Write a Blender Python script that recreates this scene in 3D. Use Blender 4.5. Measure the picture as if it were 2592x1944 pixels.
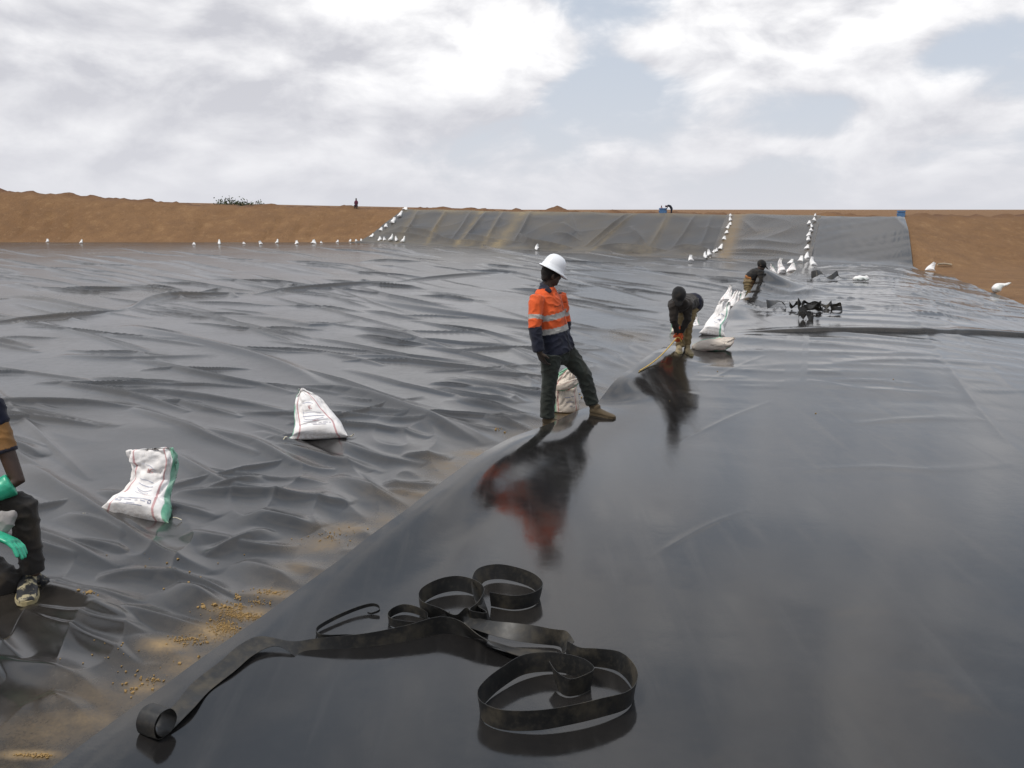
import bpy, bmesh, math, random
import numpy as np
from mathutils import Vector, Matrix

for o in list(bpy.data.objects):
    bpy.data.objects.remove(o)
sc = bpy.context.scene
COL = sc.collection
R = math.radians

# ------------------------------------------------------------------ camera
F_PX, CXP, CYP, HORIZON = 2245.0, 1296.0, 972.0, 530.0
CAM_Z = 2.2
PITCH = math.atan((CYP - HORIZON) / F_PX)
cam = bpy.data.cameras.new("camera")
cam.sensor_width = 36.0
cam.lens = 36.0 * F_PX / 2592.0
cam.clip_start = 0.05
cam.clip_end = 6000.0
cam_o = bpy.data.objects.new("camera", cam)
cam_o.location = (0, 0, CAM_Z)
cam_o.rotation_euler = (math.pi / 2 - PITCH, 0, 0)
COL.objects.link(cam_o)
sc.camera = cam_o

FWD = np.array([0, math.cos(PITCH), -math.sin(PITCH)])
UPV = np.array([0, math.sin(PITCH), math.cos(PITCH)])


def ray(px, py):
    return FWD * F_PX + np.array([px - CXP, 0, 0]) + UPV * (CYP - py)


def gp(px, py, z=0.0):
    """ground position (at height z) that the photograph shows at a picture point"""
    d = ray(px, py)
    t = (z - CAM_Z) / d[2]
    return np.array([d[0] * t, d[1] * t, z])


def gxy(px, py, z=0.0):
    p = gp(px, py, z)
    return (float(p[0]), float(p[1]))


def pxm(p):
    """picture pixels per metre at a place"""
    v = np.array(p) - np.array([0, 0, CAM_Z])
    return F_PX / float(v @ FWD)


# ------------------------------------------------------------------ world + sun
SUN_EL, SUN_AZ = R(62), R(-120)      # azimuth from +Y towards +X
world = bpy.data.worlds.new("World")
sc.world = world
world.use_nodes = True
wt = world.node_tree
wt.nodes.clear()


class NT:
    def __init__(self, tree):
        self.t = tree

    def n(self, typ, inputs=None, **props):
        nd = self.t.nodes.new(typ)
        for k, v in props.items():
            setattr(nd, k, v)
        for k, v in (inputs or {}).items():
            s = nd.inputs[k]
            if isinstance(v, bpy.types.NodeSocket):
                self.t.links.new(v, s)
            else:
                s.default_value = v
        return nd

    def math(self, op, a, b=0.0, clamp=False):
        return self.n('ShaderNodeMath', {0: a, 1: b}, operation=op, use_clamp=clamp).outputs[0]

    def vmath(self, op, a, b=(0, 0, 0)):
        nd = self.n('ShaderNodeVectorMath', {0: a, 1: b}, operation=op)
        return nd.outputs['Value'] if op in ('DOT_PRODUCT', 'LENGTH', 'DISTANCE') else nd.outputs['Vector']

    def noise(self, vec, scale, detail=4.0, rough=0.5, dist=0.0):
        return self.n('ShaderNodeTexNoise', {'Vector': vec, 'Scale': scale, 'Detail': detail, 'Roughness': rough,
                                             'Distortion': dist}).outputs['Fac']

    def smooth(self, v, a, b, lo=0.0, hi=1.0):
        return self.n('ShaderNodeMapRange', {'Value': v, 'From Min': a, 'From Max': b, 'To Min': lo, 'To Max': hi},
                      interpolation_type='SMOOTHSTEP').outputs['Result']

    def lin(self, v, a, b, lo=0.0, hi=1.0):
        return self.n('ShaderNodeMapRange', {'Value': v, 'From Min': a, 'From Max': b, 'To Min': lo, 'To Max': hi}).outputs['Result']

    def mix(self, f, a, b, blend='MIX'):
        nd = self.n('ShaderNodeMix', data_type='RGBA', blend_type=blend)
        for idx, v in ((0, f), (6, a), (7, b)):
            s = nd.inputs[idx]
            if isinstance(v, bpy.types.NodeSocket):
                self.t.links.new(v, s)
            else:
                s.default_value = v if idx == 0 else (tuple(v) + (1,))[:4]
        return nd.outputs[2]


def build_world():
    g = NT(wt)
    S = 0.10
    sky = g.n('ShaderNodeTexSky', sky_type='NISHITA', sun_disc=False, sun_elevation=SUN_EL, sun_rotation=SUN_AZ,
              air_density=1.0, dust_density=2.5, ozone_density=1.0, altitude=1000.0)
    d = g.n('ShaderNodeTexCoord').outputs['Generated']
    xyz = g.n('ShaderNodeSeparateXYZ', {0: d})
    az = g.math('ARCTAN2', xyz.outputs[0], xyz.outputs[1])
    el = g.math('ARCSINE', xyz.outputs[2])
    ae = g.n('ShaderNodeCombineXYZ', {0: az, 1: el, 2: 0.0}).outputs[0]
    # cloud fields live on the direction itself, flattened towards the horizon
    v = g.vmath('MULTIPLY', d, (1.0, 1.0, 2.1))
    warp = g.n('ShaderNodeTexNoise', {'Vector': v, 'Scale': 5.0, 'Detail': 1.0}).outputs['Color']
    wv = g.vmath('SCALE', g.vmath('SUBTRACT', warp, (0.5, 0.5, 0.5)))
    wv.node.inputs['Scale'].default_value = 0.10
    v = g.vmath('ADD', v, wv)
    big = g.noise(v, 2.6, 1.0, 0.5)
    mid = g.noise(v, 7.5, 6.0, 0.56)
    up = g.noise(g.vmath('ADD', v, (-0.012, 0.0, 0.035)), 7.5, 2.0, 0.5)
    # px, py, half-widths, density, brightness: the cloud masses one sees
    blobs = [
        (330, 240, 620, 230, 0.34, -0.04), (220, 40, 430, 60, 0.30, -0.36),
        (140, 260, 330, 45, 0.1, -0.18), (700, 300, 330, 26, 0.1, -0.12),
        (1180, 80, 120, 70, 0.40, 0.60), (1000, 140, 120, 50, 0.3, 0.30), (1365, 140, 65, 55, 0.40, 0.55),
        (900, 15, 80, 40, 0.25, 0.4), (800, 205, 100, 40, 0.1, 0.22), (350, 185, 120, 40, 0.1, 0.18), (170, 100, 110, 45, 0.1, 0.2),
        (1890, 90, 110, 50, 0.40, 0.50), (2190, 95, 90, 36, 0.40, 0.5), (1670, 125, 80, 45, 0.28, 0.28),
        (2010, 165, 230, 45, 0.20, 0.16), (2280, 15, 130, 25, 0.3, 0.4),
        (2400, 298, 120, 20, 0.30, 0.30), (2040, 372, 150, 16, 0.24, 0.26),
        (45, 345, 45, 26, 0.3, 0.4), (910, 340, 65, 18, 0.25, 0.28), (1150, 218, 75, 22, 0.25, 0.2),
        (1540, 215, 140, 75, -0.26, 0.0), (2430, 130, 110, 42, -0.18, 0.0), (1560, 40, 120, 40, -0.14, 0.0),
    ]
    dens_b = bright_b = None
    for (px, py, sx, sy, db, bb) in blobs:
        r = ray(px, py)
        r = r / np.linalg.norm(r)
        a0, e0 = math.atan2(r[0], r[1]), math.asin(r[2])
        q = g.vmath('MULTIPLY', g.vmath('SUBTRACT', ae, (a0, e0, 0)), (F_PX / sx, F_PX / sy, 0))
        e = g.math('EXPONENT', g.math('MULTIPLY', g.vmath('DOT_PRODUCT', q, q), -0.5))
        t1 = g.math('MULTIPLY', e, db)
        dens_b = t1 if dens_b is None else g.math('ADD', dens_b, t1)
        if bb:
            t2 = g.math('MULTIPLY', e, bb)
            bright_b = t2 if bright_b is None else g.math('ADD', bright_b, t2)
    base = g.math('ADD', g.math('MULTIPLY', mid, 0.9), g.math('MULTIPLY', big, 0.55))
    dens = g.math('ADD', g.math('SUBTRACT', base, 0.70), dens_b)
    mask = g.smooth(dens, -0.07, 0.15)
    edge = g.math('SUBTRACT', mid, up)
    shade = g.math('ADD', g.math('MULTIPLY', edge, 2.6), 0.40)
    shade = g.math('ADD', shade, g.math('MULTIPLY', g.math('SUBTRACT', mid, 0.5), 0.8))
    bb_mod = g.math('MULTIPLY', bright_b, g.lin(mid, 0.30, 0.66, 0.25, 1.25))
    shade = g.math('ADD', shade, bb_mod)
    ccol = g.mix(g.math('MAXIMUM', g.math('MINIMUM', shade, 1.0), 0.0), (5.2, 5.25, 5.7), (11.6, 11.5, 11.4))
    clear = g.mix(0.75, sky.outputs[0], (5.3, 6.0, 6.9))
    col = g.mix(mask, clear, ccol)
    hz = g.math('EXPONENT', g.math('MULTIPLY', g.math('MAXIMUM', xyz.outputs[2], 0.0), -6.0))
    col = g.mix(g.math('MULTIPLY', hz, 0.93), col, (6.6, 6.65, 7.1))
    bg = g.n('ShaderNodeBackground', {'Color': col, 'Strength': S})
    out = g.n('ShaderNodeOutputWorld')
    wt.links.new(bg.outputs[0], out.inputs[0])


build_world()

sun = bpy.data.lights.new("sun", 'SUN')
sun.energy = 2.2
sun.angle = R(14)
sun.color = (1.0, 0.95, 0.88)
sun_o = bpy.data.objects.new("sun", sun)
sd = Vector((math.sin(SUN_AZ) * math.cos(SUN_EL), math.cos(SUN_AZ) * math.cos(SUN_EL), math.sin(SUN_EL)))
sun_o.rotation_euler = (-sd).to_track_quat('-Z', 'Y').to_euler()
COL.objects.link(sun_o)

world.cycles.sampling_method = 'NONE'
sc.cycles.max_bounces = 5
sc.cycles.diffuse_bounces = 2
sc.cycles.glossy_bounces = 3
sc.cycles.transmission_bounces = 2
vs = sc.view_settings
vs.view_transform = 'Standard'
vs.look = 'None'
vs.exposure = 0.12
vs.gamma = 1.0
vs.use_curve_mapping = False

# ------------------------------------------------------------------ helpers
rng = np.random.default_rng(7)
random.seed(7)


def _hash(ix, iy, seed):
    h = (ix.astype(np.int64) * 374761393 + iy.astype(np.int64) * 668265263 + seed * 974634777) & 0xFFFFFFFF
    h = ((h ^ (h >> 13)) * 1274126177) & 0xFFFFFFFF
    return (h ^ (h >> 16)) & 0xFFFFFFFF


def perlin(x, y, seed=0):
    x = np.asarray(x, float)
    y = np.asarray(y, float)
    xi, yi = np.floor(x), np.floor(y)
    xf, yf = x - xi, y - yi
    u = xf * xf * xf * (xf * (xf * 6 - 15) + 10)
    v = yf * yf * yf * (yf * (yf * 6 - 15) + 10)

    def gr(ix, iy, fx, fy):
        a = _hash(ix, iy, seed) * (2 * math.pi / 4294967296.0)
        return np.cos(a) * fx + np.sin(a) * fy
    n00 = gr(xi, yi, xf, yf)
    n10 = gr(xi + 1, yi, xf - 1, yf)
    n01 = gr(xi, yi + 1, xf, yf - 1)
    n11 = gr(xi + 1, yi + 1, xf - 1, yf - 1)
    return ((n00 * (1 - u) + n10 * u) * (1 - v) + (n01 * (1 - u) + n11 * u) * v) * 1.4


def fbm(x, y, seed=0, oct=4, rough=0.5):
    s, a, f, t = 0, 1.0, 1.0, 0.0
    for k in range(oct):
        s = s + a * perlin(x * f + 17.3 * k, y * f - 9.1 * k, seed + k)
        t += a
        a *= rough
        f *= 2.03
    return s / t


def sstep(a, b, v):
    t = np.clip((v - a) / (b - a), 0, 1)
    return t * t * (3 - 2 * t)


def poly_dist(x, y, pts):
    """distance to a polyline and the fraction along it"""
    pts = np.asarray(pts, float)
    seg = np.hypot(*(pts[1:] - pts[:-1]).T)
    tot = seg.sum()
    best = np.full(np.shape(x), 1e9)
    frac = np.zeros(np.shape(x))
    acc = 0.0
    for i in range(len(pts) - 1):
        ax, ay = pts[i]
        dx, dy = pts[i + 1] - pts[i]
        L2 = dx * dx + dy * dy
        t = np.clip(((x - ax) * dx + (y - ay) * dy) / L2, 0, 1)
        d = np.hypot(x - ax - t * dx, y - ay - t * dy)
        m = d < best
        best = np.where(m, d, best)
        frac = np.where(m, (acc + t * seg[i]) / tot, frac)
        acc += seg[i]
    return best, frac


def smooth_line(pts, n=24):
    """Catmull-Rom through points"""
    p = np.asarray(pts, float)
    p = np.vstack([2 * p[0] - p[1], p, 2 * p[-1] - p[-2]])
    out = []
    m = len(p) - 3
    for k in range(n):
        f = k / (n - 1) * m
        i = min(int(f), m - 1)
        t = f - i
        a, b, c, d = p[i], p[i + 1], p[i + 2], p[i + 3]
        out.append(0.5 * ((2 * b) + (c - a) * t + (2 * a - 5 * b + 4 * c - d) * t * t + (3 * b - a - 3 * c + d) * t ** 3))
    return np.array(out)


def link(o, parent=None):
    COL.objects.link(o)
    if parent is not None:
        o.parent = parent
    return o


def tag(o, label=None, cat=None, group=None, kind=None):
    for k, v in (('label', label), ('category', cat), ('group', group), ('kind', kind)):
        if v:
            o[k] = v
    return o


def mesh_obj(name, verts, faces, mat=None, parent=None, smooth=True):
    me = bpy.data.meshes.new(name)
    me.from_pydata([tuple(map(float, v)) for v in verts], [], [tuple(f) for f in faces])
    if smooth:
        me.shade_smooth()
    me.update()
    if mat:
        me.materials.append(mat)
    return link(bpy.data.objects.new(name, me), parent)


def grid_obj(name, P, mat, parent=None, attrs=None):
    """P: (rows, cols, 3) array to one smooth sheet mesh"""
    nr, nc = P.shape[:2]
    me = bpy.data.meshes.new(name)
    me.vertices.add(nr * nc)
    me.vertices.foreach_set('co', P.reshape(-1).astype(np.float32))
    idx = np.arange(nr * nc, dtype=np.int32).reshape(nr, nc)
    q = np.stack([idx[:-1, :-1], idx[:-1, 1:], idx[1:, 1:], idx[1:, :-1]], -1).reshape(-1, 4)
    me.loops.add(q.size)
    me.loops.foreach_set('vertex_index', q.reshape(-1))
    me.polygons.add(len(q))
    me.polygons.foreach_set('loop_start', np.arange(0, q.size, 4, dtype=np.int32))
    me.update(calc_edges=True)
    me.shade_smooth()
    for k, v in (attrs or {}).items():
        a = me.attributes.new(k, 'FLOAT', 'POINT')
        a.data.foreach_set('value', np.asarray(v, np.float32).reshape(-1))
    me.materials.append(mat)
    return link(bpy.data.objects.new(name, me), parent)


def new_mat(name):
    m = bpy.data.materials.new(name)
    m.use_nodes = True
    m.node_tree.nodes.clear()
    g = NT(m.node_tree)
    p = g.n('ShaderNodeBsdfPrincipled')
    o = g.n('ShaderNodeOutputMaterial')
    m.node_tree.links.new(p.outputs[0], o.inputs[0])
    return m, g, p


def setp(g, p, **kw):
    names = {'col': 'Base Color', 'rough': 'Roughness', 'spec': 'Specular IOR Level', 'normal': 'Normal', 'ior': 'IOR',
             'metal': 'Metallic', 'sheen': 'Sheen Weight', 'sss': 'Subsurface Weight', 'trans': 'Transmission Weight'}
    for k, v in kw.items():
        s = p.inputs[names[k]]
        if isinstance(v, bpy.types.NodeSocket):
            g.t.links.new(v, s)
        elif k == 'col':
            s.default_value = (tuple(v) + (1,))[:4]
        else:
            s.default_value = v


def bump(g, h, strength=0.3, dist=0.01):
    return g.n('ShaderNodeBump', {'Height': h, 'Strength': strength, 'Distance': dist}).outputs[0]


def obj_co(g):
    return g.n('ShaderNodeTexCoord').outputs['Object']


def attr(g, name):
    return g.n('ShaderNodeAttribute', attribute_name=name).outputs['Fac']


# ------------------------------------------------------------------ materials of the setting
def mat_liner(name, rough, dust_tint, base=(0.017, 0.0165, 0.018), film=0.35, vary=1.0):
    m, g, p = new_mat(name)
    co = obj_co(g)
    dust = attr(g, 'dust')
    n1 = g.noise(co, 0.55, 6, 0.6)
    n2 = g.noise(co, 9.0, 4, 0.6)
    n3 = g.noise(co, 70.0, 2, 0.6)
    grime = g.smooth(g.math('ADD', g.math('MULTIPLY', n1, 0.7), g.math('MULTIPLY', n2, 0.3)), 0.42, 0.66)
    c0 = g.mix(g.math('MULTIPLY', grime, film), base, (0.062, 0.056, 0.05))
    dm = g.math('MULTIPLY', dust, g.lin(g.math('ADD', g.math('MULTIPLY', n2, 0.6), g.math('MULTIPLY', n3, 0.4)), 0.3, 0.62, 0.35, 1.2))
    c1 = g.mix(g.math('MINIMUM', dm, 1.0), c0, dust_tint)
    r = g.math('ADD', g.math('MULTIPLY', grime, 0.10 * vary), rough)
    if vary < 0.5:          # drag marks along the sheet
        mp = g.n('ShaderNodeMapping', {'Vector': co, 'Rotation': (0, 0, R(24)), 'Scale': (5.0, 0.35, 1.0)}).outputs[0]
        st = g.noise(mp, 1.6, 5, 0.6)
        r = g.math('ADD', r, g.smooth(st, 0.45, 0.75, 0.0, 0.09))
        c1 = g.mix(g.smooth(st, 0.52, 0.80, 0.0, 0.14), c1, (0.10, 0.095, 0.09))
    r = g.math('ADD', r, g.math('MULTIPLY', dm, 0.45))
    r = g.math('ADD', r, g.math('MULTIPLY', n2, 0.05 * vary))
    h = g.math('ADD', g.math('MULTIPLY', n2, 1.0), g.math('MULTIPLY', n3, 0.12))
    setp(g, p, col=c1, rough=r, ior=1.6, normal=bump(g, h, 0.07 * vary, 0.02))
    return m


M_LINER_FLOOR = mat_liner('liner_floor', 0.18, (0.26, 0.175, 0.08), base=(0.012, 0.0115, 0.0115), film=0.22, vary=0.55)
M_LINER_GLOSS = mat_liner('liner_gloss', 0.085, (0.20, 0.145, 0.08), base=(0.012, 0.0115, 0.0115), film=0.16, vary=0.4)
M_LINER_DUSTY = mat_liner('liner_dusty', 0.34, (0.30, 0.225, 0.11), film=0.7)


def mat_earth():
    m, g, p = new_mat('earth')
    co = obj_co(g)
    n1 = g.noise(co, 0.09, 5, 0.6)
    n2 = g.noise(co, 0.9, 8, 0.65)
    n3 = g.noise(co, 9.0, 6, 0.7)
    crest = attr(g, 'crest')
    c = g.mix(g.smooth(n1, 0.35, 0.65), (0.186, 0.103, 0.050), (0.224, 0.128, 0.063))
    c = g.mix(g.smooth(n2, 0.40, 0.72), c, (0.175, 0.100, 0.052))
    c = g.mix(g.math('MULTIPLY', g.smooth(n2, 0.46, 0.30), 0.6), c, (0.28, 0.17, 0.085))
    c = g.mix(g.smooth(n3, 0.52, 0.70, 0.0, 0.7), c, (0.12, 0.066, 0.034))
    n4 = g.noise(co, 2.6, 4, 0.7)
    c = g.mix(g.smooth(n4, 0.56, 0.68, 0.0, 0.45), c, (0.30, 0.19, 0.10))
    c = g.mix(crest, c, (0.135, 0.072, 0.042))
    h = g.math('ADD', g.math('MULTIPLY', n2, 0.8), g.math('MULTIPLY', n3, 0.35))
    setp(g, p, col=c, rough=0.95, spec=0.2, normal=bump(g, h, 0.8, 0.25))
    return m


M_EARTH = mat_earth()

# ------------------------------------------------------------------ lie of the land
SLOPE_RUN = 5.6
FLOOR_POLY = np.array([(-110, gp(0, 612)[1]), gxy(0, 612), gxy(880, 612), gxy(1200, 626), gxy(1800, 652), gxy(2375, 684),
                       gxy(2460, 680), gxy(2592, 670), (60, 44), (60, 2.0), (-110, 2.0)])


def poly_sdf(x, y, P):
    d = np.full(np.shape(x), 1e18)
    inside = np.zeros(np.shape(x), bool)
    n = len(P)
    for i in range(n):
        ax, ay = P[i]
        bx, by = P[(i + 1) % n]
        ex, ey = bx - ax, by - ay
        wx, wy = x - ax, y - ay
        t = np.clip((wx * ex + wy * ey) / (ex * ex + ey * ey), 0, 1)
        d = np.minimum(d, (wx - t * ex) ** 2 + (wy - t * ey) ** 2)
        c = (ay > y) != (by > y)
        with np.errstate(divide='ignore', invalid='ignore'):
            inside ^= c & (x < ex * (y - ay) / (ey if ey else 1e-12) + ax)
    d = np.sqrt(d)
    return np.where(inside, -d, d)


CREST_X = [-110, -60, -37, -23, -8, 2.6, 9.2, 15.7, 18, 26, 60]
CREST_H = [5.2, 4.4, 3.50, 2.52, 2.28, 2.10, 2.00, 1.92, 1.94, 1.88, 1.9]


def land_sdf(x, y):
    return poly_sdf(x, y, FLOOR_POLY)


def land(x, y, sdf=None):
    """height of the smoothed earth: flat floor, even side slopes, level bank"""
    d = land_sdf(x, y) if sdf is None else sdf
    t = d / SLOPE_RUN
    k = 0.06
    ramp = k * np.log1p(np.exp(np.clip(t / k, -40, 40)))            # soft start at the toe
    ramp = 1 - 0.05 * np.log1p(np.exp(np.clip((1 - ramp) / 0.05, -40, 40)))  # soft crest
    ramp0 = k * math.log(2) * 0
    H = np.interp(x, CREST_X, CREST_H)
    H = np.where(y < 15, np.minimum(H, 2.3), H)
    return np.maximum(ramp - ramp0, 0) * H


def along(px, thr, y0=12.0, y1=110.0):
    """depth at which the column of ground under picture column px reaches land_sdf = thr"""
    a = (np.asarray(px, float) - CXP) / F_PX
    return a, thr


def col_depth(a, thr, y0=14.0, y1=120.0, n=1600):
    """first depth along azimuth slope a (x = a*y) where the floor outline is passed by thr"""
    ys = np.linspace(y0, y1, n)
    X = a[:, None] * ys[None, :]
    d = land_sdf(X, np.broadcast_to(ys, X.shape))
    k = np.argmax(d > thr, axis=1)
    return ys[k]


def slope_of(px, py, z=0.0):
    p = gp(px, py, z)
    return p[0] / p[1]


# the ground: one sheet to the horizon, finer where the banks are seen
def lines(lo, hi, step, far_lo, far_hi, grow=1.35):
    mid = list(np.arange(lo, hi + 1e-6, step))
    a, s = [], step
    v = lo
    while v > far_lo:
        s *= grow
        v -= s
        a.append(v)
    b, s = [], step
    v = hi
    while v < far_hi:
        s *= grow
        v += s
        b.append(v)
    return np.array(a[::-1] + mid + b)


def build_ground():
    xs = lines(-52, 36, 0.26, -3000, 3000)
    ys = lines(30, 84, 0.26, -300, 4000)
    X, Y = np.meshgrid(xs, ys)
    d = land_sdf(X, Y)
    Z = land(X, Y, d)
    wall = sstep(-1.0, 2.0, d)
    Z = Z - 0.10 - 0.30 * sstep(26, 18, Y)
    Z += sstep(18, 26, Y) * wall * (0.10 * fbm(X * 0.35, Y * 0.35, 3, 4) + 0.05 * fbm(X * 1.6, Y * 1.6, 5, 3))
    Z += (1 - wall) * 0.03 * fbm(X * 0.8, Y * 0.8, 9, 3)
    # tipped spoil along the crest, gullies down the left bank
    crest = np.exp(-((d - SLOPE_RUN - 1.0) / 0.9) ** 2)
    lump = np.clip(fbm(X * 0.55, Y * 0.55, 11, 4, 0.6) + 0.15, 0, 1)
    Z += crest * (0.03 + 0.50 * lump + 0.16 * np.clip(fbm(X * 1.5, Y * 1.5, 13, 3, 0.6), -0.3, 1)) * np.where(X > 12, 0.75, 1.0)
    gl = np.abs(perlin(X * 0.22 + 0.6 * perlin(X * 0.15, Y * 0.15, 8), Y * 0.03, 21))
    Z -= wall * sstep(SLOPE_RUN + 0.5, 2.0, d) * 0.22 * np.exp(-(gl / 0.05) ** 2) * (X < -6)
    back = sstep(SLOPE_RUN + 2.5, SLOPE_RUN + 9, d)
    Z -= back * 0.9
    ca = np.clip(np.exp(-((d - SLOPE_RUN - 1.6) / 1.1) ** 2) * 1.1, 0, 1)
    g = grid_obj('ground', np.stack([X, Y, Z], -1), M_EARTH, attrs={'crest': ca})
    tag(g, 'brown bare earth basin floor and banks', kind='structure')
    return g


build_ground()

# ------------------------------------------------------------------ lines the liners follow
VALLEY_PX = [(-500, 2700), (0, 2130), (170, 1985), (420, 1795), (640, 1630), (860, 1472), (1040, 1346), (1180, 1240), (1300, 1155), (1400, 1100),
             (1469, 1064), (1511, 1044), (1568, 1008), (1620, 968), (1670, 932), (1740, 868), (1836, 838), (1872, 803), (1918, 768), (1962, 740), (2000, 715), (2045, 670)]
VALLEY = np.array([gxy(*p) for p in VALLEY_PX])
SEAM_PX = [(-500, 878), (-200, 850), (0, 828), (160, 815), (282, 796), (453, 768), (705, 754), (1000, 722), (1293, 694), (1500, 684), (1800, 668), (2045, 663)]
SEAM = np.array([gxy(*p) for p in SEAM_PX])
v_a = VALLEY[:, 0] / VALLEY[:, 1]
s_a = SEAM[:, 0] / SEAM[:, 1]


def valley_y(a):
    return np.exp(np.interp(a, v_a, np.log(VALLEY[:, 1])))


def seam_y(a):
    return np.exp(np.interp(a, s_a, np.log(SEAM[:, 1])))


def _ridge_flat(x, y, ridges, boxes):
    h = np.zeros_like(x)
    x0, x1, y0, y1 = x.min(), x.max(), y.min(), y.max()
    for k in np.nonzero((boxes[:, 0] < x1) & (boxes[:, 2] > x0) & (boxes[:, 1] < y1) & (boxes[:, 3] > y0))[0]:
        pts, amp, w = ridges[k]
        lo, hi = boxes[k, :2], boxes[k, 2:]
        m = (x > lo[0]) & (x < hi[0]) & (y > lo[1]) & (y < hi[1])
        if not m.any():
            continue
        d, f = poly_dist(x[m], y[m], pts)
        tp = np.sin(np.pi * np.clip(f, 0.0, 1.0)) ** 0.7
        end = np.minimum(1, np.minimum(f, 1 - f) / 0.02)
        h[m] = np.maximum(h[m], amp * tp * end * np.exp(-np.abs(d / w) ** 1.35))
    return h


def ridge_sum(x, y, ridges):
    """height of the sharpest wrinkle at each point"""
    boxes = np.array([np.r_[np.min(p, 0) - 3.2 * w, np.max(p, 0) + 3.2 * w] for (p, a, w) in ridges])
    if x.ndim < 2 or x.size < 20000:
        return _ridge_flat(x.ravel(), y.ravel(), ridges, boxes).reshape(x.shape)
    out = np.zeros_like(x)
    for r0 in range(0, x.shape[0], 50):
        for c0 in range(0, x.shape[1], 80):
            sl = (slice(r0, r0 + 50), slice(c0, c0 + 80))
            out[sl] = _ridge_flat(x[sl].ravel(), y[sl].ravel(), ridges, boxes).reshape(x[sl].shape)
    return out


def rand_ridges(n, area, ang0, sd, length, amp, width, seed):
    """short curved wrinkles scattered over a region of the picture; area = (px0, py0, px1, py1)"""
    r = np.random.default_rng(seed)
    out = []
    for k in range(n):
        px = r.uniform(area[0], area[2])
        py = r.uniform(area[1], area[3])
        c = gp(px, py)[:2]
        if c[1] > 90:
            continue
        far = np.clip((c[1] - 6) / 40, 0, 1)
        ang = R(ang0[0] + (ang0[1] - ang0[0]) * far) + r.normal(0, R(sd))
        L = r.uniform(*length) * (0.6 + 1.6 * far)
        bend = r.normal(0, 0.10) * L
        u = np.array([math.cos(ang), math.sin(ang)])
        nrm = np.array([-u[1], u[0]])
        pts = [c + u * L * (t - 0.5) + nrm * (bend * (1 - (2 * t - 1) ** 2) + 0.02 * L * math.sin(7 * t + k)) for t in np.linspace(0, 1, 5)]
        s = r.uniform(0.6, 1.5)
        out.append((pts, r.uniform(*amp) * s * (0.8 + 0.6 * far), r.uniform(*width) * s * (0.8 + 1.3 * far)))
    return out


def R_px(pts, amp, w):
    return (smooth_line([gxy(*p) for p in pts], 12), amp, w)


MANUAL = [
    R_px([(317, 828), (588, 893), (735, 940), (823, 987)], 0.085, 0.15),
    R_px([(150, 905), (330, 915), (560, 905)], 0.05, 0.13),
    R_px([(223, 999), (411, 1004), (600, 1030), (735, 1051)], 0.07, 0.10),
    R_px([(705, 987), (882, 999), (1058, 1063), (1234, 1140)], 0.10, 0.12),
    R_px([(-120, 1022), (0, 1028), (200, 1030), (353, 1040)], 0.075, 0.09),
    R_px([(60, 1180), (200, 1280), (300, 1350), (420, 1420), (560, 1470)], 0.07, 0.09),
    R_px([(170, 1315), (260, 1345), (359, 1402)], 0.055, 0.07),
    R_px([(448, 1254), (650, 1262), (897, 1290)], 0.06, 0.08),
    R_px([(240, 1487), (360, 1478), (493, 1500), (620, 1540)], 0.06, 0.07),
    R_px([(60, 1560), (220, 1600), (404, 1640)], 0.05, 0.07),
    R_px([(100, 1390), (250, 1400), (330, 1420)], 0.045, 0.07),
    R_px([(882, 755), (1058, 787), (1293, 822), (1500, 842), (1680, 850)], 0.10, 0.17),
    R_px([(500, 1090), (640, 1130), (760, 1190), (860, 1200)], 0.05, 0.08),
    R_px([(430, 1150), (560, 1230), (700, 1250)], 0.045, 0.08),
    R_px([(830, 1120), (960, 1170), (1080, 1190)], 0.05, 0.08),
    R_px([(480, 1360), (640, 1400), (760, 1400)], 0.05, 0.08),
    R_px([(80, 1700), (240, 1780), (330, 1850)], 0.05, 0.08),
    R_px([(120, 1790), (200, 1830), (260, 1900)], 0.06, 0.07),
    R_px([(880, 905), (1000, 912), (1120, 930)], 0.045, 0.10),
    R_px([(560, 800), (700, 815), (800, 830), (930, 812)], 0.055, 0.12),
    R_px([(1100, 870), (1250, 880), (1380, 905)], 0.05, 0.10),
    R_px([(1150, 985), (1250, 1000), (1330, 1030)], 0.045, 0.08),
    R_px([(1440, 770), (1560, 800), (1700, 830)], 0.06, 0.12),
    R_px([(0, 755), (90, 770), (200, 790), (300, 800)], 0.09, 0.18),
    # the crumpled lap where two floor panels meet
    R_px([(-60, 826), (60, 815), (200, 803), (330, 788)], 0.12, 0.13),
    R_px([(330, 784), (380, 764), (440, 752), (520, 750), (640, 744)], 0.14, 0.13),
    R_px([(640, 748), (700, 740), (760, 735), (860, 728), (1010, 714)], 0.14, 0.14),
    R_px([(990, 717), (1120, 705), (1290, 691)], 0.11, 0.13),
    R_px([(500, 742), (560, 738), (600, 754)], 0.11, 0.09), R_px([(700, 744), (740, 728), (800, 738)], 0.11, 0.09),
    R_px([(880, 730), (920, 715), (960, 724)], 0.10, 0.09), R_px([(400, 760), (430, 745), (470, 757)], 0.10, 0.09),
    R_px([(0, 752), (110, 764), (220, 784), (320, 792)], 0.12, 0.13),
    R_px([(540, 660), (640, 667), (760, 690), (860, 702)], 0.08, 0.12),
    R_px([(300, 655), (430, 668), (520, 690), (600, 700)], 0.07, 0.12),
    R_px([(600, 672), (690, 668), (860, 700)], 0.07, 0.12),
    R_px([(120, 640), (260, 662), (420, 690), (560, 716)], 0.07, 0.10),
    R_px([(480, 690), (600, 712), (760, 735)], 0.07, 0.10),
    R_px([(0, 720), (60, 728), (100, 738)], 0.06, 0.10),
    R_px([(160, 700), (240, 706), (310, 720)], 0.06, 0.10),
]
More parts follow.
